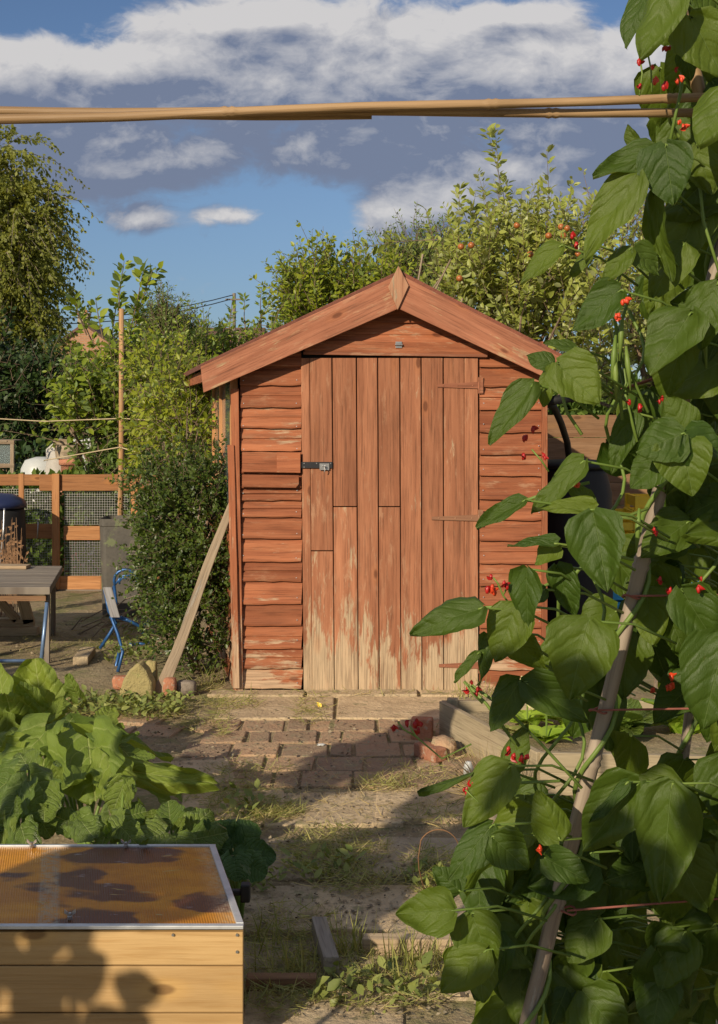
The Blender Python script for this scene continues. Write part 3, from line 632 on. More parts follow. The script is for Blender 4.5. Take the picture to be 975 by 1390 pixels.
# stones and bricks by the plank
def stone(name, px, py, size, mat, label, cat, rough=.08, square=.3, rot=0, zoff=.9, freq=2.0, sub=3):
    g = G(px, py); mb = MB(); mb.blob((0, 0, 0), size, rough, sub, square=square, freq=freq)
    mb.v = [(v[0]*math.cos(rot)-v[1]*math.sin(rot)+g.x, v[0]*math.sin(rot)+v[1]*math.cos(rot)+g.y+size[1], v[2]+size[2]*zoff) for v in mb.v]
    o = mb.build(name, mat, None, smooth=True, origin=(g.x, g.y+size[1], 0)); return tag(o, label, cat)
mb = MB(); g = G(182, 949)
pts = [(-23, 0), (-17, -22), (-7, -40), (6, -50), (16, -38), (24, -22), (25, -3)]
mb.prism([V3(g.x+x*g.y/F, g.y, max(0, -y*g.y/F)) for x, y in pts], V3(.01, .09, 0)); st = mb.build('sandstone_block', 'sandstone', None)
md = st.modifiers.new('bevel', 'BEVEL'); md.width = .016; md.segments = 3
md = st.modifiers.new('sub', 'SUBSURF'); md.levels = 2; md.render_levels = 2; md.subdivision_type = 'SIMPLE'
tx = bpy.data.textures.new('rock', 'CLOUDS'); tx.noise_scale = .05; md = st.modifiers.new('disp', 'DISPLACE'); md.texture = tx; md.strength = .012
tag(st, 'yellow pointed sandstone block set upright beside the foot of the leaning plank', 'stone')
stone('sandstone_block', 204, 938, (.035, .03, .085), 'sandstone', 'thin yellow stone slab tucked behind the pointed yellow stone', 'stone', .08, .4)
stone('brick', 163, 936, (.045, .04, .035), 'brick', 'dark red brick end left of the pointed yellow stone', 'brick', .05, .75)
stone('brick', 229, 947, (.036, .04, .052), 'brick', 'rounded orange brick just right of the foot of the leaning plank', 'brick', .05, .55)
stone('log', 252, 944, (.052, .04, .037), 'barkpale', 'short grey cut log lying right of the rounded orange brick', 'log', .05, .6)
stone('edging_brick', 100, 958, (.05, .04, .018), 'brickpale', 'pale brick sunk in the weeds left of the yellow stone', 'brick', .08, .7)
# bricks by the raised bed
def brick(px, py, size, rot, mat, label, tilt=0.0):
    g = G(px, py); mb = MB(); mb.box((0, 0, size[2]/2), size, 0); o = mb.build('brick', mat, None, bevel=.008, origin=(0, 0, 0)); o.location = (g.x, g.y, 0); o.rotation_euler = (tilt, 0, rot); tag(o, label, 'brick', None); return o
brick(573, 1004, (.10, .065, .10), R(-8), 'brick', 'orange brick standing on end against the corner of the raised bed')
brick(584, 1030, (.07, .15, .06), R(35), 'brick', 'flat pale red brick lying in front of the upright brick')
stone('rock', 603, 1032, (.055, .06, .045), 'paver', 'lumpy dark red stone beside the bricks at the raised bed', 'stone', .12, .4)

# ------------------------------------------------------------------ raised bed
A = G(600, 1000); B = G(733, 1078); Cc = V3(2.3, B.y-.12, 0); D = V3(2.2, A.y+.02, 0)
bed = thing('raised_bed', ((A.x+Cc.x)/2, (A.y+B.y)/2, 0), 'low timber raised bed with green stained boards to the right of the path', 'raised bed')
Hb = .165
for (p, q, nm) in ((A, B, 'side_board'), (B, Cc, 'front_board'), (A, D, 'back_board')):
    mb = MB(); d = (q-p).normalized(); nrm = V3(-d.y, d.x, 0); mb.board(p+V3(0, 0, Hb/2), q+V3(0, 0, Hb/2), V3(0, 0, Hb), nrm*.028, 6, .001, .6); mb.build(nm, 'bedwood', bed, bevel=.003)
mb = MB(); mb.board(A+V3(.05, .0, 0), A+V3(.05, 0, Hb+.012), V3(.05, 0, 0), V3(0, .05, 0)); mb.build('corner_post', 'bedwood', bed, bevel=.006)
mb = MB(); mb.prism([A+V3(.02, -.01, .10), B+V3(.02, .03, .10), Cc+V3(0, .03, .10), D+V3(0, -.01, .10)], V3(0, 0, .02)); mb.build('soil', 'soil', bed)

def rosette(name, c, n_, L, Wd, mat, label, cat, lift=.9, shape='bean', ripple=0.0, stem=None):
    root = thing(name, c, label, cat); mb = MB()
    for i in range(n_):
        a = i*2.399+random.random(); e = lift*random.uniform(.4, 1.2); d = V3(math.cos(a), math.sin(a), e)
        mb.leaf(Vector(c)+V3(0, 0, .01), d, V3(-math.cos(a)*.6, -math.sin(a)*.6, 1), L*random.uniform(.6, 1.1), Wd*random.uniform(.7, 1.1), .3, .6, .06, 4, 7, shape, ripple=ripple)
    mb.build('foliage', mat, root, smooth=True); return root
for (px, py, Y) in ((716, 1015, 5.65), (742, 1035, 5.35)):
    c = P(px, py, Y); c.z = .12
    rt = rosette('flowering_plant', c, 12, .13, .09, 'limeleaf', 'lime green plant with a cream flower head '+('nearer the shed' if Y > 5.5 else 'nearer the front board of the raised bed'), 'plant')
    mb = MB()
    for i in range(70):
        d = Vector(unit(RNG.normal(size=3))); p = c+V3(0, 0, .15)+V3(d.x*.06, d.y*.05, abs(d.z)*.05); mb.leaf(p, d+V3(0, 0, .4), V3(0, -1, .5), .022, .022, .2, .2, .02, 1, 3)
    mb.build('flower_head', 'cream', rt)
    mb = MB(); mb.tube([c, c+V3(0, 0, .16)], .004, 5); mb.build('stem', 'stemgreen', rt)
c = P(694, 1020, 5.5); c.z = .12; rt = rosette('pink_flower', c, 8, .10, .03, 'grass', 'small plant with one pink bloom near the side board of the raised bed', 'flower')
mb = MB(); 
for i in range(9): a = i*.7; mb.leaf(c+V3(0, 0, .07), V3(math.cos(a), math.sin(a), .6), V3(0, -.3, 1), .022, .016, .2, .2, .02, 1, 3)
mb.build('petals', 'pink', rt)
for k, (px, Y, s_) in enumerate(((780, 5.6, .2), (850, 5.5, .22), (930, 5.55, .24))):
    c = P(px, 1000, Y); c.z = .12; rosette('leafy_vegetable', c, 14, s_, s_*.7, 'limeleaf' if k != 1 else 'chard', ('first','second','third')[k]+' leafy plant from the left behind the bean vines in the raised bed', 'plant', 1.2, 'big', .03)
# dried grass tuft
g = G(668, 1082); Nn = 420; a = RNG.random(Nn)*6.28; e = RNG.random(Nn)**.6
pos = np.array([g.x, g.y, 0])+np.stack([np.cos(a)*.05*RNG.random(Nn), np.sin(a)*.04*RNG.random(Nn), np.zeros(Nn)], 1)
yd = np.stack([np.cos(a)*e*1.1-.2, np.sin(a)*e*1.1-.1, 1.15-e], 1); o = instance_leaves('dry_grass_tuft', 'straw', None, pos, yd, RNG.normal(size=(Nn, 3)), .08+.16*RNG.random(Nn), None, 'blade', .022, (g.x, g.y, 0))
tag(o, 'tuft of straw coloured dry grass against the side board of the raised bed', 'grass tuft')
mb = MB(); g = G(636, 1052); mb.lathe(g, [(.016, 0), (.021, .004), (.02, .035), (.014, .05), (.012, .056)], 16); tag(mb.build('plastic_pot', 'white', None, smooth=True), 'small white plastic bottle standing by the stones at the raised bed', 'bottle')
stone('stone_shard', 628, 1196, (.035, .015, .006), 'white', 'small white shard lying on the path near the bean plants', 'shard', .1, .4)
stone('stone_shard', 436, 1013, (.018, .012, .005), 'white', 'small crumpled white scrap lying on the pavers in front of the shed', 'scrap', .2, .2)
g = G(436, 963); mb = MB(); mb.leaf(g+V3(0, 0, .012), V3(-.5, .3, .5), V3(0, -1, .5), .035, .02, .2, .2, .05, 2, 4); tag(mb.build('sweet_wrapper', 'yellow', None), 'tiny yellow wrapper on the slab in front of the door', 'wrapper')
# front edging timbers
a = G(492, 1296); b = V3(1.5, a.y-.03, 0)
mb = MB(); mb.board(a+V3(0, 0, .025), b+V3(0, 0, .025), V3(0, 0, .055), V3(0, .045, 0), 4, .002); tag(mb.build('edging_timber', 'palewood', None, bevel=.004), 'pale timber edging lying across the foot of the path below the beans', 'timber')
a = G(433, 1272); b = G(450, 1330)
mb = MB(); mb.board(a+V3(0, 0, .03), b+V3(0, 0, .03), V3(.042, 0, 0), V3(0, 0, .06), 2, .001); tag(mb.build('edging_timber', 'greywood', None, bevel=.003), 'short blue grey board end in the bottom foreground of the path', 'timber')
a = G(335, 1345); b = G(430, 1345)
mb = MB(); mb.board(a+V3(0, 0, .02), b+V3(0, 0, .02), V3(0, 0, .04), V3(0, .04, 0), 2, .001); tag(mb.build('edging_timber', 'brownwood', None, bevel=.003), 'dark brown timber on the ground right of the plastic topped box', 'timber')
# thin wire loop
mb = MB(); pts = []
for i in range(16):
    k = i/15; an = math.pi*(1.0-1.05*k)+.0; pts.append(P(592+24*math.cos(an)+8*k, 1152-26*math.sin(an)*(1 if k < .9 else .9)+(12 if k < .1 else 0), 3.9))
pts = [P(578, 1215, 3.95), P(569, 1180, 3.93)]+pts+[P(622, 1168, 3.8)]; mb.tube(pts, .002, 6); tag(mb.build('wire_loop', 'brownwood', None, smooth=True), 'thin looped brown wire rising from the path beside the bean leaves', 'wire')

# ------------------------------------------------------------------ cold frame box, bottom left
zt = .30
fr = G(330, 1257, zt); br = G(293, 1147, zt); dd = (br-fr); dn = dd.normalized(); LX = 1.35; X1 = V3(1, 0, 0)
box = thing('cold_frame', (fr.x-LX/2, (fr.y+br.y)/2, 0), 'pine box with a brown corrugated plastic lid at the bottom left', 'cold frame')
mb = MB()
for (z0_, z1_) in ((.0, .095), (.098, .205), (.208, .285)):
    zc = (z0_+z1_)/2
    mb.board(fr+V3(0, .012, zc-zt), fr+V3(-LX, .012, zc-zt), V3(0, 0, z1_-z0_), V3(0, .022, 0), 3, .0008)
    mb.board(fr+V3(-.011, .025, zc-zt), br+V3(-.011, -.02, zc-zt), V3(0, 0, z1_-z0_), V3(.022, 0, 0), 3, .0008)
    mb.board(br+V3(0, -.011, zc-zt), br+V3(-LX, -.011, zc-zt), V3(0, 0, z1_-z0_), V3(0, .02, 0), 3, .0008)
    mb.board(fr+V3(-LX, .025, zc-zt), br+V3(-LX, -.02, zc-zt), V3(0, 0, z1_-z0_), V3(.022, 0, 0))
mb.build('box_side', 'pine', box, bevel=.002)
lid = MB(); nr_ = 230; vs, lcs, fs = [], [], []
for i in range(nr_+1):
    x = -LX*i/nr_; z = .0022*math.sin(i*math.pi)    # flat twin wall sheet, fluted in the bump
    for k in range(2):
        p = fr+X1*x+dd*(0.012+.976*k)+V3(0, 0, -.003); vs.append(p); lcs.append((x, k*dd.length, 0))
fs = [(2*i, 2*i+1, 2*i+3, 2*i+2) for i in range(nr_)]; lid.add(vs, fs, lcs, .5); ld = lid.build('lid', 'lid', box)
mb = MB(); mb.board(fr+V3(.001, .003, -.002), fr+V3(-LX, .003, -.002), V3(0, .016, 0), V3(0, 0, .008)); mb.board(br+V3(0, -.004, -.002), br+V3(-LX, -.004, -.002), V3(0, .012, 0), V3(0, 0, .008)); mb.board(fr+V3(-.008, .012, -.001), br+V3(-.008, -.01, -.001), V3(.017, 0, 0), V3(0, 0, .009)); mb.build('trim', 'alu', box, bevel=.001)
for (px, py) in ((95, 1247), (43, 1150), (171, 1150)):
    g = G(px, py, zt); mb = MB(); mb.lathe(g, [(.006, 0), (.006, .006), (.004, .007), (.004, .014)], 8)
    for s_ in (-1, 1): mb.prism([g+V3(s_*.003, 0, .006), g+V3(s_*.014, 0, .014), g+V3(s_*.013, 0, .022), g+V3(s_*.006, 0, .016)], V3(0, .003, 0))
    mb.build('wing_nut', 'metal', ld)
for (px, py) in ((322, 1269), (322, 1292), (235, 1269)): 
    p = P(px, py, fr.y-.001); mb = MB(); mb.tube([p+V3(0, .004, 0), p+V3(0, -.002, 0)], .0035, 8); mb.build('screw', 'metal', box)
mb = MB()
for k in range(9):
    g = G(random.uniform(20, 280), random.uniform(1155, 1250), zt); a = random.uniform(-.6, .6); mb.leaf(g+V3(0, 0, .003), V3(math.cos(a), math.sin(a)*.7, 0), V3(0, 0, 1), random.uniform(.02, .045), .005, 0, 0, .02, 1, 4)
tag(mb.build('grass_clippings', 'straw', None), 'few dry grass clippings scattered on the brown plastic lid', 'clippings', None, 'stuff')
p0 = fr.lerp(br, .52)
mb = MB(); mb.board(p0+V3(0, 0, -.03), p0+V3(.035, 0, -.03), V3(0, .02, 0), V3(0, 0, .014)); mb.board(p0+V3(.034, 0, -.03), p0+V3(.058, 0, -.03), V3(0, .03, 0), V3(0, 0, .046)); mb.build('catch', 'blackplastic', box, bevel=.004)

# ------------------------------------------------------------------ big leaved plants, left foreground
def bigplant(name, label, cat, base, leaves, mat, ripple=.035, group=None, extra=1, ys=1.0):
    leaves = [l[:5]+(l[5]*ys,)+l[6:] for l in leaves]; base = Vector(base); base.z = 0
    root = thing(name, base, label, cat, group); mb = MB(); ms = MB(); more = []
    for (bx, by, tx, ty, wpx, Y, dY, nrm) in leaves:
        for q in range(extra):
            cx_, cy_ = (bx+tx)/2+random.gauss(0, 22), (by+ty)/2+random.gauss(6, 14); an = math.atan2(ty-by, tx-bx)+random.gauss(0, .9); l_ = math.hypot(tx-bx, ty-by)*random.uniform(.3, .5)
            more.append((cx_-math.cos(an)*l_*.5, cy_-math.sin(an)*l_*.5, cx_+math.cos(an)*l_*.5, cy_+math.sin(an)*l_*.5, l_*random.uniform(.7, 1.0), Y+random.uniform(-.15, .1), random.uniform(-.06, .06), (nrm[0]+random.gauss(0, .4), nrm[1], nrm[2]+random.gauss(0, .3))))
    for li, (bx, by, tx, ty, wpx, Y, dY, nrm) in enumerate(list(leaves)+more):
        b = P(bx, by, Y); t = P(tx, ty, Y+dY); L = (t-b).length*1.05; W_ = wpx/F*Y
        mb.leaf(b, t-b, Vector(nrm), L, W_, random.uniform(.0, .4), random.uniform(-.05, .4), .09, 16, 26, 'big', ripple=ripple*1.35)
        m1 = (b+Vector(base))/2+V3(0, .04, .0)
        if li < len(leaves): ms.tube([Vector(base), m1, b.lerp(t, .04)-Vector(nrm).normalized()*.004], [.008, .006, .004], 6)
    mb.build('foliage', mat, root, smooth=True); ms.build('stem', 'stemgreen', root, smooth=True); return root
bigplant('rhubarb_plant', 'upright broad pale green leaves of the rhubarb plant below the blue metal frame', 'rhubarb', G(40, 1035), [
    (55, 985, 50, 898, 78, 5.3, .05, (-.3, -1, .5)), (12, 985, -2, 905, 55, 5.25, .1, (-.5, -1, .4)), (60, 960, 84, 925, 40, 5.35, .12, (.4, -.6, .8)), (22, 990, 8, 945, 60, 5.15, -.1, (0, -1, .6)), (62, 975, 90, 962, 42, 5.2, -.1, (0, -.7, .8)), (5, 1005, -22, 960, 70, 5.1, 0, (-.4, -.9, .6)), (40, 1000, 30, 955, 60, 5.2, -.1, (0, -1, .6))], 'rhub')
bigplant('rhubarb_plant', 'largest rhubarb plant with a long leaf reaching right over the path', 'rhubarb', G(115, 1160), [
    (120, 1003, 128, 1080, 100, 4.6, -.22, (-.15, -.75, .9)), (62, 992, 5, 1050, 80, 4.65, -.15, (-.3, -.8, .8)), (78, 1015, 98, 968, 60, 4.75, .12, (-.3, -1, .4)), (100, 1020, 122, 972, 56, 4.8, .1, (.2, -1, .5)), (138, 1000, 200, 1035, 56, 4.65, .05, (0, -.35, 1)), (160, 1046, 282, 1058, 42, 4.6, -.12, (0, -.9, .55)), (128, 990, 232, 1022, 40, 4.75, .12, (0, -.2, 1)), (60, 1030, 62, 1100, 74, 4.5, -.2, (-.4, -.8, .7)), (150, 1030, 168, 1088, 60, 4.5, -.12, (.3, -.8, .6)), (35, 1010, -15, 1015, 60, 4.7, 0, (0, -.7, .8)), (140, 990, 150, 960, 36, 4.9, .1, (0, -1, .3)), (95, 1040, 60, 1075, 70, 4.45, -.15, (-.2, -.8, .8))], 'rhub', .04)
bigplant('chard_plant', 'glossy crinkled leafy plant at the left edge just behind the pine box', 'chard', G(28, 1218)*.93-V3(0, 0, 0), [
    (42, 1060, 78, 1100, 55, 4.25, -.05, (.1, -.8, .8)), (30, 1070, 5, 1125, 56, 4.2, -.1, (-.3, -.8, .7)), (20, 1050, -12, 1080, 54, 4.25, 0, (-.2, -.8, .7)), (28, 1120, 40, 1162, 44, 4.1, -.1, (0, -.8, .6)), (40, 1045, 25, 1020, 44, 4.35, .1, (0, -1, .6)), (60, 1075, 60, 1115, 46, 4.2, -.05, (.2, -.9, .6)), (10, 1115, -8, 1150, 40, 4.1, 0, (0, -.8, .7)), (50, 1105, 70, 1135, 34, 4.15, 0, (.2, -.8, .7))], 'chard', .05, ys=.91)
bigplant('chard_plant', 'crinkled yellow green leaves of the plant right behind the middle of the pine box', 'chard', G(150, 1205)*.93-V3(0, 0, 0), [
    (150, 1110, 138, 1145, 40, 4.05, -.1, (0, -.8, .7)), (110, 1115, 130, 1140, 46, 4.05, -.1, (0, -.7, .8)), (168, 1065, 152, 1105, 40, 4.3, 0, (-.1, -1, .4)), (170, 1110, 195, 1100, 40, 4.3, 0, (0, -.8, .6)), (155, 1115, 185, 1140, 44, 4.1, -.1, (.2, -.8, .6)), (120, 1120, 95, 1125, 36, 4.1, 0, (-.2, -.8, .7)), (165, 1075, 180, 1060, 30, 4.4, 0, (0, -1, .4)), (105, 1120, 70, 1105, 40, 4.2, 0, (-.2, -.8, .7))], 'chard', .045, ys=.91)
bigplant('chard_plant', 'low crinkled plant with sunlit leaves behind the right end of the pine box', 'chard', G(240, 1190)*.93-V3(0, 0, 0), [
    (232, 1125, 228, 1088, 44, 4.25, .05, (-.1, -1, .5)), (250, 1135, 285, 1100, 48, 4.2, .05, (0, -.9, .6)), (225, 1130, 196, 1140, 50, 4.1, -.05, (-.2, -.8, .7)), (255, 1125, 262, 1095, 42, 4.3, .05, (.1, -1, .5)), (262, 1140, 305, 1128, 46, 4.1, 0, (.1, -.8, .7)), (238, 1140, 250, 1165, 44, 4.05, -.05, (.1, -.8, .7)), (210, 1120, 205, 1100, 36, 4.3, 0, (-.2, -1, .6))], 'chard', .05, ys=.91)
bigplant('chard_plant', 'dark green plant in shade at the right corner of the pine box', 'chard', G(325, 1215)*.93-V3(0, 0, 0), [
    (318, 1145, 300, 1115, 44, 4.1, .05, (-.2, -1, .5)), (325, 1150, 345, 1118, 48, 4.1, .05, (.1, -1, .5)), (330, 1165, 372, 1160, 46, 4.0, 0, (.1, -.8, .7)), (318, 1165, 322, 1195, 42, 3.95, -.05, (.1, -.8, .7)), (310, 1160, 290, 1175, 44, 4.0, 0, (-.1, -.8, .7)), (335, 1170, 360, 1188, 44, 3.95, 0, (.2, -.8, .7)), (300, 1140, 285, 1120, 40, 4.1, 0, (0, -.9, .5))], 'darkleaf', .03, extra=1, ys=.93)

# ------------------------------------------------------------------ bean canes and plants
def cane(a, b, r, mat, label, group='bamboo canes of the bean frame', nodes=(), name='bamboo_cane', cat='cane'):
    a, b = Vector(a), Vector(b); mb = MB(); n_ = 16; pts, rs = [], []; L = (b-a).length
    ks = sorted(set([i/n_ for i in range(n_+1)]))
    for k in ks:
        d = V3(.004*mnoise.noise(V3(k*4, a.x, 1)), .0, .004*mnoise.noise(V3(k*4, 7, a.z))); pts.append(a.lerp(b, k)+d); rs.append(r*(1.06-.14*k))
    for nd in nodes:
        for dk, e in ((-.008, 1.0), (-.0035, 1.22), (0, 1.02), (.0035, 1.20), (.008, 1.0)):
            k = nd+dk*(1.5/L); i = 0
            pts.append((k, e)); 
    base = [(k, p, q) for k, p, q in zip(ks, pts[:len(ks)], rs)]
    def at(k):
        k = min(max(k, 0), .9999); i = int(k*n_); f_ = k*n_-i; return pts[i].lerp(pts[i+1], f_), rs[i]*(1-f_)+rs[i+1]*f_
    for q in pts[len(ks):]: p, rr_ = at(q[0]); base.append((q[0], p, rr_*q[1]))
    base.sort(key=lambda t: t[0]); mb.tube([t[1] for t in base], [t[2] for t in base], 12, .5)
    return tag(mb.build(name, mat, None, smooth=True), label, cat, group)
cane(P(-330, 150, 2.0), P(957, 153, 2.0), .0074, 'cane', 'bamboo cane that is upper at the left edge and lower at the right end', nodes=(.18, .497, .84))
cane(P(-330, 172, 1.982), P(980, 131, 1.982), .0074, 'cane', 'horizontal bamboo cane crossing in front from lower left to upper right', nodes=(.2, .489, .762, .95))
cane(P(-330, 160, 2.014), P(505, 157, 2.016), .006, 'cane', 'shortest horizontal bamboo cane, behind the two others', nodes=(.3, .62))
YC = 2.0
cane(P(596, 1870, YC), P(1040, 90, YC+.01), .0118, 'canegrey', 'thick grey bamboo cane leaning right through the bean leaves', nodes=(.18, .36, .47, .62, .8))
cane(P(912, -40, 2.06), P(1330, 1780, 2.12), .0105, 'cane', 'bamboo cane whose top shows between bean leaves at the upper right corner', nodes=(.04, .2, .4))
cane(P(985, 560, 2.7), P(872, 1500, 2.7), .0105, 'canegrey', 'thin shaded cane with a twisted stem behind the leaning grey cane', nodes=(.3, .6))
# their supports out of frame at the left
cane(P(-330, -20, 1.97), P(-200, 1860, 1.96), .010, 'canegrey', 'bamboo upright holding the left ends of the horizontal canes', nodes=(.3, .6))
# twine
def line(name, pts, r, mat, label, cat='string', group=None, sag=0.0):
    mb = MB(); out_ = []
    for a, b in zip(pts, pts[1:]):
        for i in range(8): k = i/8; out_.append(Vector(a).lerp(Vector(b), k)-V3(0, 0, sag*4*k*(1-k)))
    out_.append(Vector(pts[-1])); mb.tube(out_, r, 6); return tag(mb.build(name, mat, None, smooth=True), label, cat, group)
for (a, b, lb) in (((857, 809), (1150, 806), 'highest of the three level red twines tied to the leaning cane'), ((812, 964), (1160, 958), 'middle one of the three level red twines tied to the leaning cane'), ((770, 1236), (1180, 1204), 'lowest red twine, running right near the bottom of the bean plants')):
    mb = MB(); A_ = P(a[0], a[1], YC-.015); B_ = P(b[0], b[1], YC+.08); pts = [A_.lerp(B_, i/10) for i in range(11)]; mb.tube(pts, .0018, 6)
    ring = [P(a[0], a[1], YC)+V3(.0135*math.cos(t_), .0135*math.sin(t_), .003*math.sin(t_*2)) for t_ in [i*2*math.pi/12 for i in range(13)]]; mb.tube(ring, .0018, 6)
    tag(mb.build('twine', 'redtwine', None, smooth=True), lb, 'twine', 'red twines round the bean frame')
line('twine', [P(828, 534, 2.1), P(1040, 462, 2.15)], .0025, 'redtwine', 'slanting red twine between bean leaves near the top right of the shed', 'twine', 'red twines round the bean frame')

UPV = V3(0, 0, 1)
def beanleaf(mb, ms, bx, by, tx, ty, wpx, Y, face=(-.45, -1, .35), dY=0.0, rnd=None, petiole=True, anchor=None, fold=None):
    b = P(bx, by, Y); t = P(tx, ty, Y+dY); L = (t-b).length*1.04
    mb.leaf(b, t-b, Vector(face)+Vector((random.uniform(-.15, .15), 0, random.uniform(-.15, .15))), L, wpx/F*Y*.97, random.uniform(-.25, .45) if fold is None else fold, random.uniform(-.05, .35), .085, 7, 12, 'bean', rnd)
    if petiole:
        an = anchor if anchor is not None else b+V3(.10+random.random()*.05, .10, -.05); m1 = b.lerp(an, .5)+V3(0, 0, .012); ms.tube([b.lerp(t, .06), b, m1, an], [.0014, .0018, .002, .0022], 5)
hero = [ # base, tip, width, depth, (face), extra depth to tip
 (912, -28, 872, 78, 66, 1.86, (-.6, -.8, .3), -.02), (880, -20, 850, 62, 44, 1.92, (-.9, -.4, .1), 0), (936, 22, 985, 100, 78, 1.88, (-.3, -1, .6), 0), (938, 28, 968, 72, 50, 1.93, (0, -1, .8), 0),
 (930, 68, 938, 108, 30, 1.92, (-.6, -1, 0), 0), (992, 118, 950, 194, 68, 1.84, (-.5, -.9, .2), -.02), (935, 68, 905, 130, 58, 2.05, (.7, -.7, -.2), 0), (950, -30, 985, 22, 60, 1.95, (-.2, -1, .4), 0),
 (903, 196, 914, 270, 74, 1.86, (-.3, -1, .35), -.02), (890, 204, 808, 240, 44, 1.88, (-.3, -.9, .5), 0), (866, 200, 852, 170, 24, 1.95, (-.8, -.4, .2), 0), (866, 238, 792, 340, 62, 1.87, (-.4, -.9, .4), 0),
 (946, 196, 965, 262, 60, 1.92, (-.5, -1, .3), 0), (886, 258, 903, 378, 40, 1.92, (-.8, -.7, 0), 0), (762, 333, 706, 376, 40, 1.9, (-.3, -.9, .5), 0), (806, 330, 777, 374, 30, 1.94, (-.8, -.6, .2), 0),
 (856, 337, 818, 380, 36, 1.9, (-.4, -.9, .5), 0), (860, 337, 898, 370, 40, 1.9, (-.1, -.8, .8), 0), (842, 394, 778, 443, 54, 1.9, (-.3, -.9, .5), 0), (930, 330, 880, 400, 62, 1.96, (-.4, -.9, .4), 0),
 (782, 472, 740, 463, 26, 1.95, (-.2, -.7, .9), 0), (756, 492, 812, 545, 70, 1.84, (-.35, -1, .4), -.02), (752, 497, 733, 548, 40, 1.86, (-.8, -.8, -.1), 0), (752, 495, 718, 480, 32, 1.88, (-.3, -.7, .6), 0),
 (724, 521, 668, 602, 46, 1.84, (-.5, -.9, .3), 0), (938, 424, 884, 505, 78, 1.86, (-.4, -.9, .45), -.02), (975, 382, 950, 470, 66, 1.86, (-.5, -.9, .3), 0), (930, 455, 900, 540, 60, 1.9, (-.3, -.9, .4), 0),
 (928, 588, 866, 612, 66, 1.84, (-.2, -.95, .5), 0), (928, 586, 905, 538, 52, 1.87, (-.3, -.9, .6), 0), (930, 590, 985, 622, 66, 1.84, (-.1, -1, .4), 0), (925, 596, 940, 668, 78, 1.85, (-.3, -1, .3), -.02), (900, 620, 858, 662, 56, 1.9, (-.3, -.9, .3), 0),
 (713, 679, 648, 713, 32, 1.84, (-.3, -.7, .7), 0), (792, 626, 718, 686, 46, 1.88, (-.4, -.8, .6), 0), (806, 692, 726, 688, 30, 1.86, (-.2, -.7, .8), 0), (806, 690, 775, 655, 34, 1.9, (-.2, -.8, .7), 0),
 (806, 696, 824, 800, 80, 1.83, (-.4, -1, .35), -.02), (756, 738, 692, 736, 24, 1.84, (-.1, -.5, .9), 0), (756, 738, 728, 766, 36, 1.86, (-.7, -.7, 0), 0), (655, 825, 559, 857, 56, 1.83, (-.35, -.9, .5), 0),
 (716, 772, 712, 852, 50, 1.83, (-.5, -.9, .3), 0), (702, 822, 672, 896, 62, 1.85, (-.3, -1, .2), 0), (756, 768, 778, 836, 44, 1.9, (-.6, -.8, .1), 0), (800, 843, 772, 945, 96, 1.83, (-.35, -1, .4), -.02),
 (650, 886, 614, 922, 20, 1.88, (-.8, -.5, .2), 0), (662, 862, 650, 928, 32, 1.88, (-.8, -.6, 0), 0), (690, 858, 738, 908, 46, 1.9, (-.4, -.9, .3), 0), (740, 800, 700, 825, 34, 1.9, (0, -.6, .8), 0),
 (706, 924, 664, 990, 48, 1.88, (-.5, -.8, .2), 0), (712, 926, 796, 978, 54, 1.87, (-.1, -.9, .6), 0), (870, 808, 900, 930, 80, 2.07, (-.4, -1, .1), 0), (925, 800, 975, 880, 66, 1.95, (-.3, -1, .1), 0), (985, 862, 955, 985, 92, 1.9, (-.3, -1, .2), 0),
 (642, 1050, 570, 1076, 19, 1.9, (0, -.6, .9), 0), (692, 1040, 634, 1120, 62, 1.88, (-.5, -.8, .3), 0), (668, 1120, 610, 1192, 52, 1.87, (-.5, -.9, .3), 0), (668, 1136, 714, 1178, 58, 1.86, (-.1, -1, .3), 0),
 (690, 1045, 715, 985, 40, 1.94, (-.6, -.8, .1), 0), (616, 1236, 540, 1240, 62, 1.84, (-.2, -1, .4), 0), (640, 1240, 668, 1310, 70, 1.86, (-.2, -1, .3), 0), (625, 1210, 590, 1180, 40, 1.92, (-.2, -1, .5), 0),
 (912, 1064, 898, 1218, 88, 1.84, (-.4, -1, .2), 0), (868, 1062, 790, 1150, 76, 1.88, (-.5, -.9, .2), 0), (852, 1062, 800, 1114, 22, 1.86, (-.1, -.6, .9), 0), (760, 1140, 730, 1075, 50, 1.9, (-.3, -.8, .6), 0), (740, 1165, 800, 1195, 46, 1.88, (0, -.8, .7), 0),
 (915, 1150, 960, 1240, 80, 1.95, (-.3, -1, .2), 0), (660, 1290, 600, 1345, 60, 1.85, (-.4, -1, .3), 0), (860, 560, 830, 640, 40, 1.95, (-.6, -.8, .2), 0), (895, 650, 925, 725, 44, 2.06, (-.7, -.6, 0), 0), (945, 715, 905, 740, 34, 2.06, (0, -.6, .8), 0)]
roots = []
for (px, Y, lb) in ((660, 2.0, 'runner bean vine climbing the leaning grey cane, reaching furthest over the shed'), (1010, 2.08, 'runner bean vine filling the upper right corner with sunlit leaves and red flowers'), (885, 2.7, 'shaded runner bean vine behind the leaning grey cane')):
    b = P(px, 1700, Y); b.z = 0; roots.append(thing('runner_bean_plant', b, lb, 'bean plant', 'runner bean plants on canes'))
mbs_ = [MB(), MB(), MB()]; mst = [MB(), MB(), MB()]
for h_ in hero:
    k = 1 if (h_[0]+h_[2])/2 > 840 and (h_[1]+h_[3])/2 < 560 else 0
    beanleaf(mbs_[k], mst[k], *h_[:6], face=h_[6], dY=h_[7], rnd=random.random())
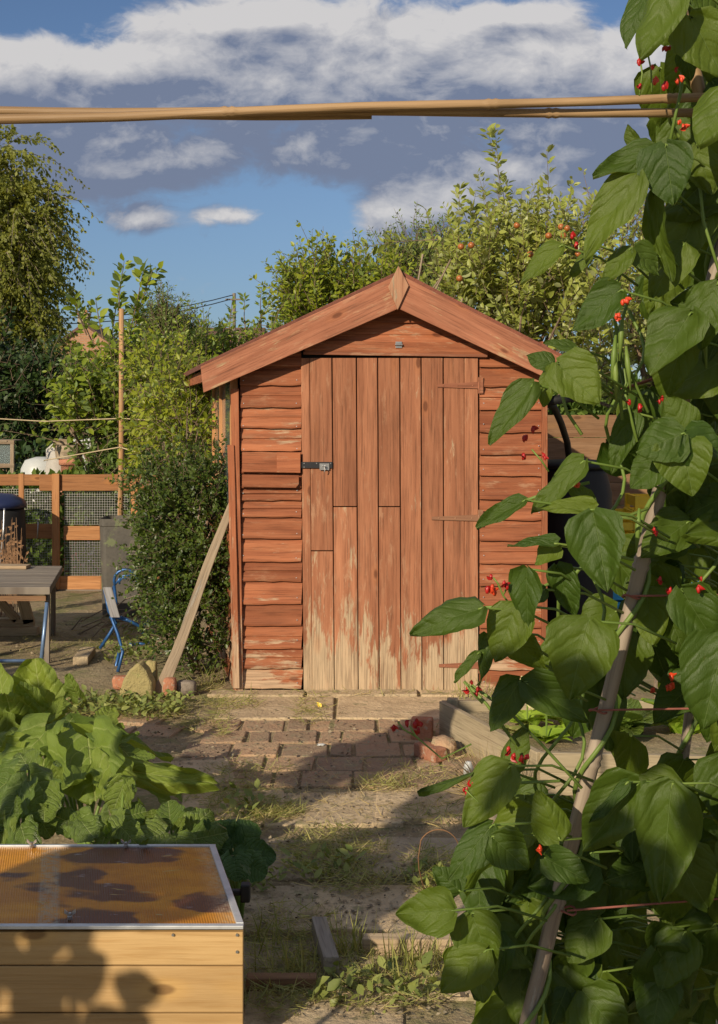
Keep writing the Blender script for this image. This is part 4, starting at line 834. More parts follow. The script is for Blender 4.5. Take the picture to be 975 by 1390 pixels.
poly = [(868, -40), (880, 120), (905, 210), (850, 270), (845, 340), (815, 420), (830, 500), (815, 560), (815, 640), (800, 700), (805, 800), (770, 880), (720, 930), (700, 980), (735, 1030), (680, 1080), (650, 1150), (650, 1230), (610, 1300), (600, 1420), (1130, 1420), (1130, -40)]
def inside(x, y, pl=poly):
    c = False; j = len(pl)-1
    for i in range(len(pl)):
        if (pl[i][1] > y) != (pl[j][1] > y) and x < (pl[j][0]-pl[i][0])*(y-pl[i][1])/(pl[j][1]-pl[i][1])+pl[i][0]: c = not c
        j = i
    return c
gaps = [(830, 300, 26), (875, 470, 26), (800, 735, 26), (800, 815, 16), (750, 1000, 34), (800, 1015, 16), (880, 930, 20), (905, 1020, 16), (860, 480, 20), (830, 520, 18), (815, 655, 20), (870, 680, 16), (950, 800, 14), (820, 1075, 16), (900, 1120, 10), (700, 990, 20), (845, 400, 14), (900, 300, 10), (760, 1060, 16)]
cnt = 0
while cnt < 560:
    x = random.uniform(600, 1130); y = random.uniform(-40, 1420)
    if not inside(x, y): continue
    Y = random.uniform(2.06, 2.75) if cnt % 3 else random.uniform(1.94, 2.06)
    if Y < 2.07 and x < 975: Y += .06
    if any(math.hypot(x-gx, y-gy) < gr*1.5 for gx, gy, gr in gaps): continue
    ang = random.gauss(-math.pi/2-.25, .7); L = random.uniform(56, 100)*2.0/Y; tx = x+math.cos(ang)*L; ty = y-math.sin(ang)*L
    if not inside(tx, ty) or any(math.hypot(tx-gx, ty-gy) < gr for gx, gy, gr in gaps) or any(math.hypot((x+tx)/2-gx, (y+ty)/2-gy) < gr+18 for gx, gy, gr in gaps): 
        if random.random() < .97: continue
    k = 2 if Y > 2.3 else (1 if x > 880 and y < 700 else 0)
    beanleaf(mbs_[k], mst[k], x, y, tx, ty, L*random.uniform(.7, .95), Y, (random.uniform(-.9, .3), -1, random.uniform(-.1, .8)), random.uniform(-.05, .05)); cnt += 1
# vines that twist up the canes
def vine(ms, a, b, r0, turns, r=.004, seg=8, ph=0.0):
    n_ = int(turns*10); pts = []; a, b = Vector(a), Vector(b)
    for i in range(n_+1):
        k = i/n_; an = k*turns*2*math.pi+ph; pts.append(a.lerp(b, k)+V3(math.cos(an)*r0, math.sin(an)*r0, 0))
    ms.tube(pts, r, 6)
vine(mst[0], P(596, 1870, 2.0), P(1000, 250, 2.01), .017, 9); vine(mst[0], P(640, 1870, 2.03), P(800, 700, 2.05), .03, 5, .003); vine(mst[0], P(700, 1500, 2.0), P(865, 420, 2.04), .022, 6, .0028, ph=2)
vine(mst[1], P(1330, 1780, 2.12), P(912, -20, 2.06), .015, 10); vine(mst[1], P(960, 900, 2.1), P(930, 60, 2.08), .03, 5, .003); vine(mst[2], P(872, 1500, 2.7), P(985, 560, 2.7), .016, 7, .005)
for (pts, k) in (([(700, 1010), (660, 955), (630, 925)], 0), ([(790, 1070), (735, 1010), (690, 965), (640, 930)], 0), ([(655, 825), (690, 823), (730, 800), (770, 780)], 0), ([(712, 680), (755, 665), (800, 655)], 0), ([(756, 738), (735, 737), (800, 745), (860, 760)], 0), ([(760, 1060), (700, 1063), (640, 1055)], 0), ([(808, 695), (840, 705), (880, 690)], 0), ([(790, 590), (770, 560), (752, 497)], 1), ([(880, 560), (840, 470), (830, 400), (858, 337)], 1), ([(910, 190), (925, 120), (930, 40)], 1), ([(830, 560), (850, 520), (840, 450), (855, 400)], 1), ([(845, 570), (838, 500), (835, 450)], 1), ([(865, 600), (850, 540), (838, 480)], 1), ([(980, 380), (955, 300), (945, 200)], 1)):
    mst[k].tube([P(x, y, 1.93+.01*i) for i, (x, y) in enumerate(pts)], .0026, 6)
for i in range(3):
    mbs_[i].build('foliage', 'bean', roots[i], smooth=True); mst[i].build('stem', 'stemgreen', roots[i], smooth=True)
# young yellow-green sprigs and pods
def petalcluster(root, px, py, Y, n_, spread, mat, L=.0115):
    mb = MB(); n_ = max(2, int(n_*.7))
    for i in range(n_):
        p = P(px+random.gauss(0, spread), py+random.gauss(0, spread*1.3), Y+random.uniform(-.015, .015)); d = V3(random.uniform(-1, 1), random.uniform(-1, .2), random.uniform(-.6, 1)).normalized()
        q = random.uniform(.6, 1.1)*L; s1 = d.orthogonal().normalized(); s2 = d.cross(s1)
        # a folded standard petal wrapped round a keel
        mb.blob(p, (q*.26, q*.22, q*.5), .3, 2); mb.leaf(p-d*q*.3, d, s1, q*1.1, q*.9, .7, -.3, .1, 2, 4)
    mb.build('flower_cluster', mat, root, smooth=True)
for (px, py, Y, n_, sp, mt) in ((868, 82, 1.86, 3, 5, 'red'), (866, 120, 1.86, 4, 6, 'red'), (888, 92, 1.88, 4, 6, 'orangered'), (903, 112, 1.9, 5, 9, 'red'), (922, 118, 1.9, 3, 5, 'orangered'), (906, 68, 1.9, 2, 4, 'red'), (930, 166, 1.9, 5, 6, 'orangered'), (778, 330, 1.9, 3, 4, 'red'), (846, 412, 1.86, 2, 3, 'orangered'), (839, 432, 1.86, 3, 4, 'orangered'), (870, 545, 1.88, 4, 7, 'red'), (900, 547, 1.88, 3, 5, 'red'), (895, 720, 1.9, 3, 6, 'red'), (905, 930, 2.02, 6, 8, 'orangered'), (935, 928, 2.02, 4, 5, 'orangered'), (905, 790, 1.95, 4, 5, 'red'), (950, 800, 1.95, 5, 6, 'red')):
    petalcluster(roots[1], px, py, Y, n_, sp, mt)
for (px, py, Y, n_, sp, mt) in ((720, 606, 1.88, 5, 6, 'red'), (738, 618, 1.88, 2, 3, 'red'), (668, 788, 1.84, 3, 5, 'red'), (690, 790, 1.84, 2, 3, 'red'), (672, 803, 1.84, 2, 3, 'orangered'), (632, 930, 1.88, 3, 5, 'red'), (650, 942, 1.88, 2, 3, 'red'), (540, 993, 1.9, 4, 6, 'red'), (556, 985, 1.9, 3, 4, 'red'), (568, 995, 1.9, 2, 3, 'red'), (632, 1072, 1.9, 4, 5, 'red'), (646, 1064, 1.9, 2, 3, 'red'), (695, 1025, 1.9, 3, 4, 'red'), (712, 1030, 1.9, 2, 3, 'red'), (730, 1150, 1.86, 2, 3, 'orangered'), (782, 660, 1.9, 2, 3, 'orangered')):
    petalcluster(roots[0], px, py, Y, n_, sp, mt)
for pts in ([(700, 830), (683, 808), (676, 792), (670, 784)], [(683, 808), (690, 795), (692, 788)], [(745, 640), (735, 625), (722, 610)], [(655, 955), (640, 940), (630, 925)], [(640, 1010), (600, 1030), (565, 1000), (556, 985)], [(565, 1000), (548, 990), (540, 980)], [(690, 1065), (650, 1090), (632, 1072)], [(868, 130), (872, 100), (868, 75)], [(885, 125), (884, 95), (880, 75)]): mb = MB(); mb.tube([P(x, y, 1.885) for x, y in pts], .0014, 5); mb.build('flower_stalk', 'stemgreen', roots[0], smooth=True)
for (px, py, h_, dx_) in ((845, 430, 60, -4), (836, 455, 70, -6), (850, 470, 60, 6), (955, 420, 80, 4), (868, 690, 60, -4), (835, 480, 66, 2)):
    mb = MB(); mb.tube([P(px, py, 1.92), P(px+dx_*.4, py+h_*.4, 1.915), P(px+dx_, py+h_, 1.92)], [.002, .0045, .0015], 7); mb.build('bean_pod', 'stemgreen', roots[1], smooth=True)

# unseen bean vines added at the left, shaped to cast the broken shade over the box and the path
def shaders(x, y, h0, h1, n_, lb, rx=.28, ry=.3):
    root = thing('runner_bean_plant', (x, y, 0), lb, 'bean plant', 'runner bean plants on canes'); mb = MB(); ms = MB()
    for i in range(n_):
        z = random.uniform(h0, h1); a = random.random()*6.28; q = random.random()**.5
        b = V3(x+math.cos(a)*rx*q, y+math.sin(a)*ry*q, z); d = V3(random.uniform(-.5, .5), random.uniform(-.5, .5), -1)
        mb.leaf(b, d, V3(random.uniform(-1, .4), -1, random.uniform(-.2, .7)), .115, .095, .2, .2, .05, 3, 5)
    ms.tube([V3(x, y, 0), V3(x+.02, y, h1)], .011, 7); mb.build('foliage', 'bean', root, smooth=True); ms.build('stem', 'canegrey', root, smooth=True)
SH = ((-2.30, 1.70, 1.72, 2.2, 80, .17, .20), (-2.02, 2.13, 1.62, 2.1, 80, .17, .20), (-1.72, 2.6, 1.45, 1.9, 70, .17, .2), (-2.0, .80, 1.5, 2.15, 96, .26, .30), (-2.10, .80, 1.25, 1.65, 44, .28, .28), (-2.45, .50, 1.3, 1.8, 50, .2, .3),
      (-3.12, 1.95, 1.2, 2.0, 90, .16, .35), (-4.25, 3.9, .3, 2.0, 150, .45, .45), (-3.6, 4.3, .2, 1.3, 70, .35, .3), (-1.12, -.35, 1.1, 2.15, 90, .34, .3), (-4.9, 4.6, .2, 2.0, 120, .4, .4))
for i, (x, y, h0, h1, n_, rx, ry) in enumerate(SH):
    shaders(x, y, h0, h1, n_, 'added bean vine out of view that casts shade from the left, the '+('first', 'second', 'third', 'fourth', 'fifth', 'sixth', 'seventh', 'eighth', 'ninth', 'tenth', 'last')[i], rx, ry)

# ------------------------------------------------------------------ bush beside the shed
def dir_bush(px, py): return 0
tree('evergreen_bush', 'dense dark glossy small leaved bush between the shed and the green bin', 'bush', G(262, 925)+V3(0, .25, 0), [ell(262, 720, 7.45, 52, 95, .28), ell(270, 830, 7.35, 46, 75, .25), ell(225, 690, 7.6, 36, 50, .25), ell(235, 780, 7.5, 42, 56, .25), ell(285, 650, 7.5, 30, 38, .2), ell(228, 855, 7.3, 34, 45, .2), ell(205, 740, 7.6, 24, 60, .2), ell(215, 650, 7.7, 30, 34, .2), ell(292, 760, 7.35, 22, 60, .16)],
     1650, .15, .030, 15, .25, .9, 0.0, 'bush', extra=[ex(a_, b_, c_, d_, 7.35) for a_, b_, c_, d_ in ((215, 700, 180, 660), (205, 720, 172, 715), (220, 680, 200, 615), (210, 770, 178, 775), (250, 650, 236, 590), (290, 640, 300, 595), (212, 830, 180, 810), (240, 660, 220, 600), (205, 745, 170, 745), (230, 700, 190, 640), (215, 860, 190, 880), (280, 860, 300, 900))], wid=.62, trunk_r=.03, stemr=.002, kind='leaf', limbs=20)
tree('young_tree', 'thin branched young tree with yellow green leaves between stake and shed window', 'tree', G(262, 905)+V3(-.1, .5, 0), [ell(236, 560, 8.6, 42, 60, .35), ell(262, 590, 8.2, 26, 55, .25), ell(215, 515, 9.0, 46, 34, .3), ell(270, 540, 8.9, 26, 34, .2), ell(205, 600, 9.1, 30, 40, .3)],
     360, .24, .052, 13, .4, .7, .1, 'yel', wid=.5, trunk_r=.015, stemr=.003, kind='leaf', limbs=16)

# ------------------------------------------------------------------ trees behind
ap_tree, pts_ = tree('apple_tree', 'apple tree with red fruit and tall upright shoots behind the right roof slope', 'tree', V3(1.2, 10.2, 0), [ell(700, 400, 10, 92, 90, .8), ell(750, 430, 10, 80, 110, .8), ell(640, 420, 10, 60, 70, .6), ell(690, 350, 10, 50, 34, .5), ell(765, 360, 10, 40, 44, .5), ell(622, 385, 10, 28, 34, .4)],
     500, .42, .074, 24, 1.0, .45, 0.05, 'apple', extra=[ex(676, 340, 688, 172, 10), ex(684, 340, 678, 230, 10.2), ex(620, 380, 629, 242, 9.9), ex(634, 380, 638, 250, 10), ex(740, 330, 758, 208, 10), ex(722, 330, 742, 250, 10.1), ex(600, 325, 490, 325, 9.8), ex(600, 360, 575, 300, 10), ex(700, 340, 712, 260, 10), ex(780, 340, 800, 270, 10), ex(655, 350, 664, 270, 10), ex(690, 340, 694, 215, 10.1), ex(664, 345, 655, 300, 10), ex(730, 335, 724, 275, 10), ex(752, 335, 770, 262, 10.1), ex(708, 335, 722, 290, 10), ex(612, 372, 612, 300, 10), ex(645, 350, 640, 290, 10.1), ex(790, 350, 792, 290, 10)], wid=.5, trunk_r=.06, stemr=.0035, kind='leaf', limbs=20)
mbA = MB(); mbA.blob((0, 0, 0), (.025, .025, .024), .03, 2); a0 = None
spots = [(624, 378), (770, 310), (762, 308), (765, 320), (702, 306), (626, 335), (810, 318), (745, 320), (640, 333), (720, 345), (785, 345)]
for (px, py) in spots:
    c = P(px, py, 9.25)
    if a0 is None: a0 = mbA.build('apple', 'appleskin', None, smooth=True, origin=(0, 0, 0)); a0.parent = ap_tree; o = a0
    else: o = a0.copy(); C.objects.link(o); o.parent = ap_tree
    o.location = c-ap_tree.location
tree('birch_tree', 'tall birch with drooping foliage at the left edge against the sky', 'tree', V3(-6.1, 22, 0), [ell(5, 225, 22, 36, 45), ell(15, 290, 22, 52, 55), ell(46, 295, 22, 26, 40), ell(30, 370, 22, 40, 56), ell(0, 350, 22, 60, 80), ell(10, 450, 22, 56, 70), ell(42, 480, 22, 30, 40), ell(-40, 300, 22, 50, 110), ell(74, 275, 22, 18, 18), ell(-20, 420, 22, 60, 80)],
     2000, .75, .10, 28, .15, .75, .75, 'birch', 'barkpale', wid=.6, trunk_r=.16, stemr=.008, limbs=30)
tree('pear_tree', 'broad leaved fruit tree with long bare topped shoots behind the brown stake', 'tree', V3(-2.45, 12.2, 0), [ell(150, 550, 12, 58, 50, .7), ell(182, 515, 12, 44, 40, .5), ell(112, 580, 12, 34, 34, .5), ell(200, 560, 12, 50, 46, .5)],
     380, .36, .095, 15, .8, .5, .08, 'pear', extra=[ex(162, 460, 156, 338, 12), ex(172, 470, 208, 333, 12), ex(176, 470, 200, 345, 12.1), ex(140, 460, 126, 400, 12), ex(118, 455, 97, 410, 12), ex(180, 460, 192, 380, 12.1), ex(150, 470, 162, 370, 12.2), ex(128, 470, 108, 415, 12.1)], wid=.55, trunk_r=.05, stemr=.006, kind='leaf', limbs=20)
tree('poplar_tree', 'bushy upright fine leaved tree behind the fruit tree and left of the shed roof', 'tree', V3(-3.0, 20, 0), [ell(222, 462, 20, 28, 32), ell(242, 480, 20, 20, 30), ell(208, 480, 20, 24, 30), ell(240, 500, 20, 50, 34)],
     700, .55, .085, 20, 1.4, .25, 0, 'conif', wid=.4, trunk_r=.1, stemr=.008)
tree('plum_tree', 'arching shoots of a light green tree just left of the shed roof slope', 'tree', V3(-1.8, 13.5, 0), [ell(305, 505, 13.4, 52, 28, .5), ell(362, 482, 13.4, 30, 26, .4), ell(270, 510, 13.4, 34, 36, .5), ell(240, 530, 13.4, 60, 50, .6), ell(300, 520, 13.4, 60, 50, .5)],
     400, .42, .075, 16, .8, .5, .15, 'pear', extra=[ex(285, 475, 268, 410, 13.4), ex(310, 460, 316, 400, 13.4), ex(335, 460, 325, 400, 13.4), ex(355, 450, 350, 376, 13.4), ex(368, 450, 384, 395, 13.4), ex(345, 455, 366, 400, 13.4), ex(300, 470, 296, 430, 13.4)], wid=.5, trunk_r=.05, stemr=.006, kind='leaf')
tree('hazel_tree', 'loose yellow green tree rising behind the left slope of the shed roof', 'tree', V3(-.5, 14, 0), [ell(430, 400, 14, 42, 38, .6), ell(480, 385, 14, 40, 26, .5), ell(405, 420, 14, 22, 30, .4), ell(520, 400, 14, 40, 28, .5), ell(440, 440, 14, 60, 40, .6)],
     520, .38, .08, 15, .7, .5, .05, 'yel', wid=.55, trunk_r=.07, stemr=.006, kind='leaf')
tree('willow_tree', 'greyish green fine leaved tree behind the shed finial', 'tree', V3(.9, 16, 0), [ell(560, 375, 16, 42, 36), ell(600, 360, 16, 32, 34), ell(530, 370, 16, 24, 22), ell(590, 400, 16, 40, 40)],
     620, .4, .07, 18, .8, .5, .0, 'conif', wid=.35, trunk_r=.08, stemr=.006)
tree('garden_tree', 'green tree seen through the gaps of the bean leaves on the right', 'tree', V3(3.0, 12.5, 0), [ell(860, 400, 12.5, 80, 120, .8), ell(930, 360, 12.5, 80, 100, .8), ell(850, 500, 12.5, 90, 70, .8), ell(960, 480, 12.5, 90, 90, .8)],
     620, .45, .08, 16, .9, .45, .05, 'apple', wid=.5, trunk_r=.08, stemr=.006, kind='leaf')
tree('dark_tree', 'dense dark shrubbery below the birch at the left edge', 'tree', V3(-4.6, 16, 0), [ell(30, 560, 16, 70, 70, .8), ell(80, 570, 16, 60, 60, .7), ell(-20, 520, 16, 50, 70, .8), ell(60, 520, 16, 46, 30, .5)],
     800, .4, .09, 17, .5, .6, .1, 'darktree', wid=.6, trunk_r=.08, stemr=.006)
tree('fruit_bush', 'bush with dull green leaves behind the fence and the sacking', 'bush', V3(-1.9, 11.7, 0), [ell(150, 640, 11.6, 44, 28, .4), ell(205, 650, 11.6, 60, 40, .4), ell(250, 640, 11.6, 50, 40, .4)],
     260, .3, .075, 14, .6, .6, .1, 'mid', wid=.5, trunk_r=.03, stemr=.005, kind='leaf')
# far hedge that closes the horizon
Nn = 36000; hx = RNG.uniform(-26, 26, Nn); top = 2.2+.6*np.array([mnoise.noise(Vector((x*.35, 0, 0))) for x in hx])+.45*np.array([mnoise.noise(Vector((x*1.7, 5, 0))) for x in hx]); hz = RNG.random(Nn)**.7*top; hy = 31+RNG.normal(size=Nn)*.5
o = instance_leaves('far_hedge', 'mid', None, np.stack([hx, hy, hz], 1), RNG.normal(size=(Nn, 3))+np.array([0, 0, .4]), RNG.normal(size=(Nn, 3))*.6+np.array([-.3, -.6, .5]), .22+.16*RNG.random(Nn), None, 'quad', .7, (0, 31, 0)); tag(o, 'long green hedge closing the far side of the gardens', 'hedge', None, 'stuff')
Nn = 9000; hx = RNG.uniform(-4.5, -.9, Nn); hz = RNG.random(Nn)**.8*.93; hy = 11.35+RNG.normal(size=Nn)*.12
o = instance_leaves('undergrowth', 'mid', None, np.stack([hx, hy, hz], 1), RNG.normal(size=(Nn, 3))+np.array([0, 0, .6]), RNG.normal(size=(Nn, 3))+np.array([-.3, -.5, .5]), .05+.05*RNG.random(Nn), None, 'quad', .6, (-2, 11.3, 0)); tag(o, 'green plants pressed up behind the wire mesh fence', 'plants', None, 'stuff')
Nn = 9000; hx = RNG.uniform(-6, 6, Nn); hz = RNG.random(Nn)**.8*1.15; hy = 14.2+RNG.normal(size=Nn)*.5
o = instance_leaves('undergrowth', 'darktree', None, np.stack([hx, hy, hz], 1), RNG.normal(size=(Nn, 3))+np.array([0, 0, .6]), RNG.normal(size=(Nn, 3))+np.array([-.3, -.5, .5]), .08+.07*RNG.random(Nn), None, 'quad', .6, (0, 14, 0)); tag(o, 'dark tangled undergrowth beyond the wire fence', 'undergrowth', None, 'stuff')
# bare sticks by the ridge
for i, (a, b) in enumerate((((588, 400), (612, 352)), ((583, 398), (600, 375)), ((622, 420), (628, 405)), ((566, 392), (574, 345)))):
    mb = MB(); p, q = P(*a, 9.35), P(*b, 9.35); base = p+(p-q)*((p.z)/(q.z-p.z)); mb.tube([base, p, q], .007, 6); tag(mb.build('garden_stick', 'oldwood', None, smooth=True), ('longest pale stick', 'thin pale stick left of the longest one', 'short stub of a pale stick, the furthest right', 'thin upright stick nearest the finial')[i]+' poking up behind the shed ridge', 'stick', 'sticks behind the shed ridge')

# ------------------------------------------------------------------ houses, pole
def house(name, px0, px1, pyr, pye, Y, label, gable=True, chim=None):
    x0 = P(px0, 0, Y).x; x1 = P(px1, 0, Y).x; zr = P(0, pyr, Y).z; ze = P(0, pye, Y).z
    root = thing(name, ((x0+x1)/2, Y+4, 0), label, 'house'); xm = (x0+x1)/2; mb = MB(); D_ = 8
    if gable:
        mb.prism([V3(x0, Y, 0), V3(x1, Y, 0), V3(x1, Y, ze), V3(xm, Y, zr-.15), V3(x0, Y, ze)], V3(0, D_, 0)); mb.build('wall', 'housebrick', root)
        mb = MB(); 
        for s_, xe in ((-1, x0), (1, x1)): mb.prism([V3(xm, Y-.3, zr), V3(xe+s_*.35, Y-.3, ze-.12), V3(xe+s_*.35, Y-.3, ze-.36), V3(xm, Y-.3, zr-.24)], V3(0, D_+.6, 0))
        rf = mb.build('roof', 'rooftile', root)
        for i_, (wx, wz) in enumerate(((.3, ze-2.2), (.7, ze-2.2))):
            X = x0+(x1-x0)*wx; mb = MB(); mb.box((X, Y-.03, wz), (1.1, .1, 1.2)); wf = mb.build('window', 'white', root); mb = MB(); mb.box((X, Y-.085, wz), (.92, .02, 1.02)); mb.build('pane', 'glass', wf)
    else:
        mb.box((xm, Y+D_/2, ze/2), (x1-x0, D_, ze)); mb.build('wall', 'housebrick', root)
        mb = MB(); mb.prism([V3(x0-.3, Y-.4, ze-.2), V3(x0-.3, Y+D_/2, zr), V3(x0-.3, Y+D_+.4, ze-.2)], V3(x1-x0+.6, 0, 0)); rf = mb.build('roof', 'rooftile', root)
    if chim:
        cx = P(chim, 0, Y).x; mb = MB(); mb.box((cx, Y+1.2, zr+.1), (.9, .9, 1.3)); mb.box((cx, Y+1.2, zr+.8), (1.05, 1.05, .18))
        for s_ in (-.2, .2): mb.lathe((cx+s_, Y+1.2, zr+.88), [(.13, 0), (.11, .3)], 10)
        mb.build('chimney', 'housebrick', rf)
house('brick_house', 62, 168, 438, 478, 110, 'orange brick house gable with a chimney between the birch and the fruit tree', True, 110)
house('long_house', 250, 352, 441, 462, 120, 'long house with a dark tiled roof left of the shed roof', False, None)
mb = MB(); p = P(318, 398, 100); mb.tube([V3(p.x, 100, 0), V3(p.x, 100, p.z)], [.16, .13], 8); mb.box((p.x, 99.8, p.z-.5), (1.3, .12, .12)); tag(mb.build('telegraph_pole', 'greywood', None), 'thin distant telegraph pole above the long roof', 'pole')
for i, (dz_, py2) in enumerate(((0, 432), (-.3, 440))):
    line('telephone_wire', [P(318, 400+i*5, 100), P(60, py2, 90)], .035, 'black', ('upper', 'lower')[i]+' faint telephone wire running left from the distant pole', 'wire', 'telephone wires', .5)

# ------------------------------------------------------------------ timber and mesh fence
YFn = 10.8
fence = thing('mesh_fence', V3(P(100, 0, YFn).x, YFn, 0), 'orange timber fence with wire mesh panels on the left behind the table', 'fence')
def fb(name, x0, y0, x1, y1, Y=YFn, t=.03, mat='orange', lb=None):
    mb = MB()
    if abs(x1-x0) > abs(y1-y0): mb.board(P(x0, (y0+y1)/2, Y), P(x1, (y0+y1)/2, Y), V3(0, 0, abs(y1-y0)/F*Y), V3(0, t, 0), 3, .0015)
    else: mb.board(P((x0+x1)/2, y0, Y), P((x0+x1)/2, y1, Y), V3(abs(x1-x0)/F*Y, 0, 0), V3(0, t, 0), 3, .0015)
    return mb.build(name, mat, fence, bevel=.003)
fb('rail', -60, 644, 60, 659, YFn+.035); fb('rail', 54, 644, 208, 666, YFn); fb('rail', 30, 711, 72, 731, YFn+.02); fb('rail', 87, 714, 136, 733); fb('rail', 80, 782, 138, 801); fb('rail', 136, 714, 300, 733); fb('rail', 136, 782, 300, 801); fb('rail', 208, 644, 300, 664)
fb('rail', -60, 785, 72, 801, YFn+.02); fb('post', 71, 643, 81, 800, YFn-.035); fb('post', 26, 643, 33, 800, YFn+.03); fb('post', 178, 655, 187, 800, YFn-.035); fb('post', 290, 643, 300, 800, YFn-.035); fb('post', -50, 643, -42, 800, YFn-.035)
mb = MB()
for (x0, x1) in ((34, 71), (88, 178), (187, 290), (-42, 26)):
    for (ya, yb) in ((664, 712), (733, 784)):
        s_ = .021*F/YFn; x = x0
        while x < x1: mb.board(P(x, ya, YFn+.016), P(x, yb, YFn+.016), V3(.0026, 0, 0), V3(0, .002, 0)); x += s_
        y = ya
        while y < yb: mb.board(P(x0, y, YFn+.014), P(x1, y, YFn+.014), V3(0, 0, .0026), V3(0, .002, 0)); y += s_
mb.build('wire_mesh', 'wire', fence)
mb = MB(); mb.board(P(-60, 808, YFn-.01), P(300, 808, YFn-.01), V3(0, 0, .10), V3(0, .04, 0)); mb.build('gravel_board', 'greywood', fence)
mb = MB(); mb.tube([P(50, 708, YFn-.03), P(52, 709, YFn-.05), P(51, 730, YFn-.05), P(49, 731, YFn-.03)], .005, 6); mb.build('handle', 'metal', fence, smooth=True)
# stake and strings
a = P(165, 419, 10.2); mb = MB(); mb.tube([V3(a.x-.02, 10.2, 0), V3(a.x, 10.2, 1.2), a], [.023, .021, .019], 10); tag(mb.build('garden_stake', 'stake', None, smooth=True), 'tall thin brown wooden stake standing in front of the fence', 'stake')
line('string', [P(-60, 565, 10.2), P(60, 572, 10.2), P(165, 568, 10.18), P(212, 571, 10.1)], .0045, 'string', 'upper pale string tied across the stake', 'string', 'pale strings tied to the brown stake')
line('string', [P(60, 625, 10.9), P(163, 607, 10.17), P(195, 617, 9.9), P(238, 628, 9.6)], .0045, 'string', 'lower pale string sloping down on both sides of the stake', 'string', 'pale strings tied to the brown stake')

# beyond the fence
YG = 12.6
cf = thing('small_greenhouse', V3(P(0, 0, YG).x, YG, 0), 'small timber framed glass box beyond the fence at the left edge', 'greenhouse'); mb = MB()
for X in (-60, 17): mb.board(P(X, 600, YG), V3(P(X, 0, YG).x, YG, 0), V3(.035, 0, 0), V3(0, .035, 0)); mb.board(P(X, 600, YG+.5), V3(P(X, 0, YG+.5).x, YG+.5, 0), V3(.035, 0, 0), V3(0, .035, 0))
mb.board(P(-62, 600, YG), P(20, 600, YG), V3(0, 0, .04), V3(0, .04, 0)); mb.board(P(-62, 632, YG), P(20, 632, YG), V3(0, 0, .04), V3(0, .04, 0)); mb.board(P(18, 600, YG), P(18, 600, YG+.5), V3(0, 0, .04), V3(.04, 0, 0)); mb.board(P(-62, 598, YG+.25), P(20, 598, YG+.25), V3(0, .56, 0), V3(0, 0, .012)); mb.build('frame', 'oldwood', cf, bevel=.003)
mb = MB(); mb.board(P(-60, 616, YG+.01), P(16, 616, YG+.01), V3(0, 0, .2), V3(0, .004, 0)); mb.build('pane', 'glass', cf)
# fleece-covered heap, pots, tubs
c = P(84, 625, 12.2); mb = MB(); vs, fs = [], []; prof = [(.0, 0), (.14, -.02), (.19, -.1), (.2, -.25), (.22, -.45), (.24, -.9)]
mb.lathe(V3(c.x, c.y, 0), [(.24, 0), (.22, .5), (.2, .8), (.19, 1.0), (.15, 1.14), (.05, 1.23), (.01, 1.24)], 22, sx=.85); mb.v = [(v[0]+.02*math.sin(v[2]*21+v[0]*30), v[1]+.02*math.sin(v[2]*17+v[0]*45), v[2]) for v in mb.v]
tag(mb.build('fleece_cover', 'cloth', None, smooth=True), 'pale grey cloth draped over a plant beyond the fence', 'cloth')
mb = MB(); mb.lathe(V3(P(97, 0, 12.0).x, 12.0, 0), [(.09, 0), (.10, .85), (.095, 1.0), (.115, 1.0), (.115, 1.06), (.08, 1.06)], 18); tag(mb.build('clay_chimney_pot', 'terracotta', None, smooth=True), 'orange clay pot beside the grey cloth beyond the fence', 'pot')
mb = MB(); p = P(94, 602, 12.0); mb.lathe(V3(p.x, p.y, 1.06), [(.12, 0), (.13, .06), (.13, .12), (.09, .125)], 18); mb.box(V3(p.x-.06, p.y-.02, 1.215), (.15, .1, .05)); tag(mb.build('wicker_basket', 'oldwood', None), 'small basket with a brick on it on top of the clay pot', 'basket')
p = P(56, 640, 12.4); mb = MB(); mb.lathe(V3(p.x, p.y, 0), [(.20, 0), (.20, .8), (.19, .95), (.15, 1.03), (.05, 1.06)], 22); tag(mb.build('plastic_tub', 'white', None, smooth=True), 'white domed tub beyond the fence left of the grey cloth', 'tub')
p = P(116, 640, 12.9); mb = MB(); mb.box(V3(p.x, p.y, .60), (.16, .2, 1.2)); mb.box(V3(p.x, p.y, 1.21), (.19, .23, .03)); tag(mb.build('beehive_box', 'white', None, bevel=.006), 'narrow white box just right of the grey cloth', 'box')
p = P(84+90, 640, 12.4); mb = MB(); mb.lathe(V3(p.x, p.y, 0), [(.22, 0), (.24, .6), (.22, .9), (.15, 1.0), (.03, 1.02)], 20); tag(mb.build('water_tank', 'cloth', None, smooth=True), 'dull pale tank half hidden behind the brown stake', 'tank')

# ------------------------------------------------------------------ bin, blue chair, table etc.
g = G(166, 838); bn = thing('garden_bin', g+V3(0, .15, 0), 'tall square grey green plastic bin standing against the mesh fence', 'bin'); W2 = .165; c = g+V3(0, .16, 0)
def rr(w, d, z, n_=5, r_=.05):
    o_ = []
    for (sx, sy, a0_) in ((1, 1, 0), (-1, 1, 90), (-1, -1, 180), (1, -1, 270)):
        for i in range(n_): a = R(a0_+90*i/(n_-1)); o_.append(V3(c.x+sx*(w-r_)+r_*math.cos(a), c.y+sy*(d-r_)+r_*math.sin(a), z))
    return o_
rings = [rr(.15, .15, 0), rr(.155, .155, .02), rr(.172, .165, .66), rr(.178, .17, .665), rr(.178, .17, .715), rr(.168, .16, .715), rr(.162, .155, .60), rr(.14, .14, .03)]; mb = MB(); m_ = len(rings[0]); vs = [v for r_ in rings for v in r_]
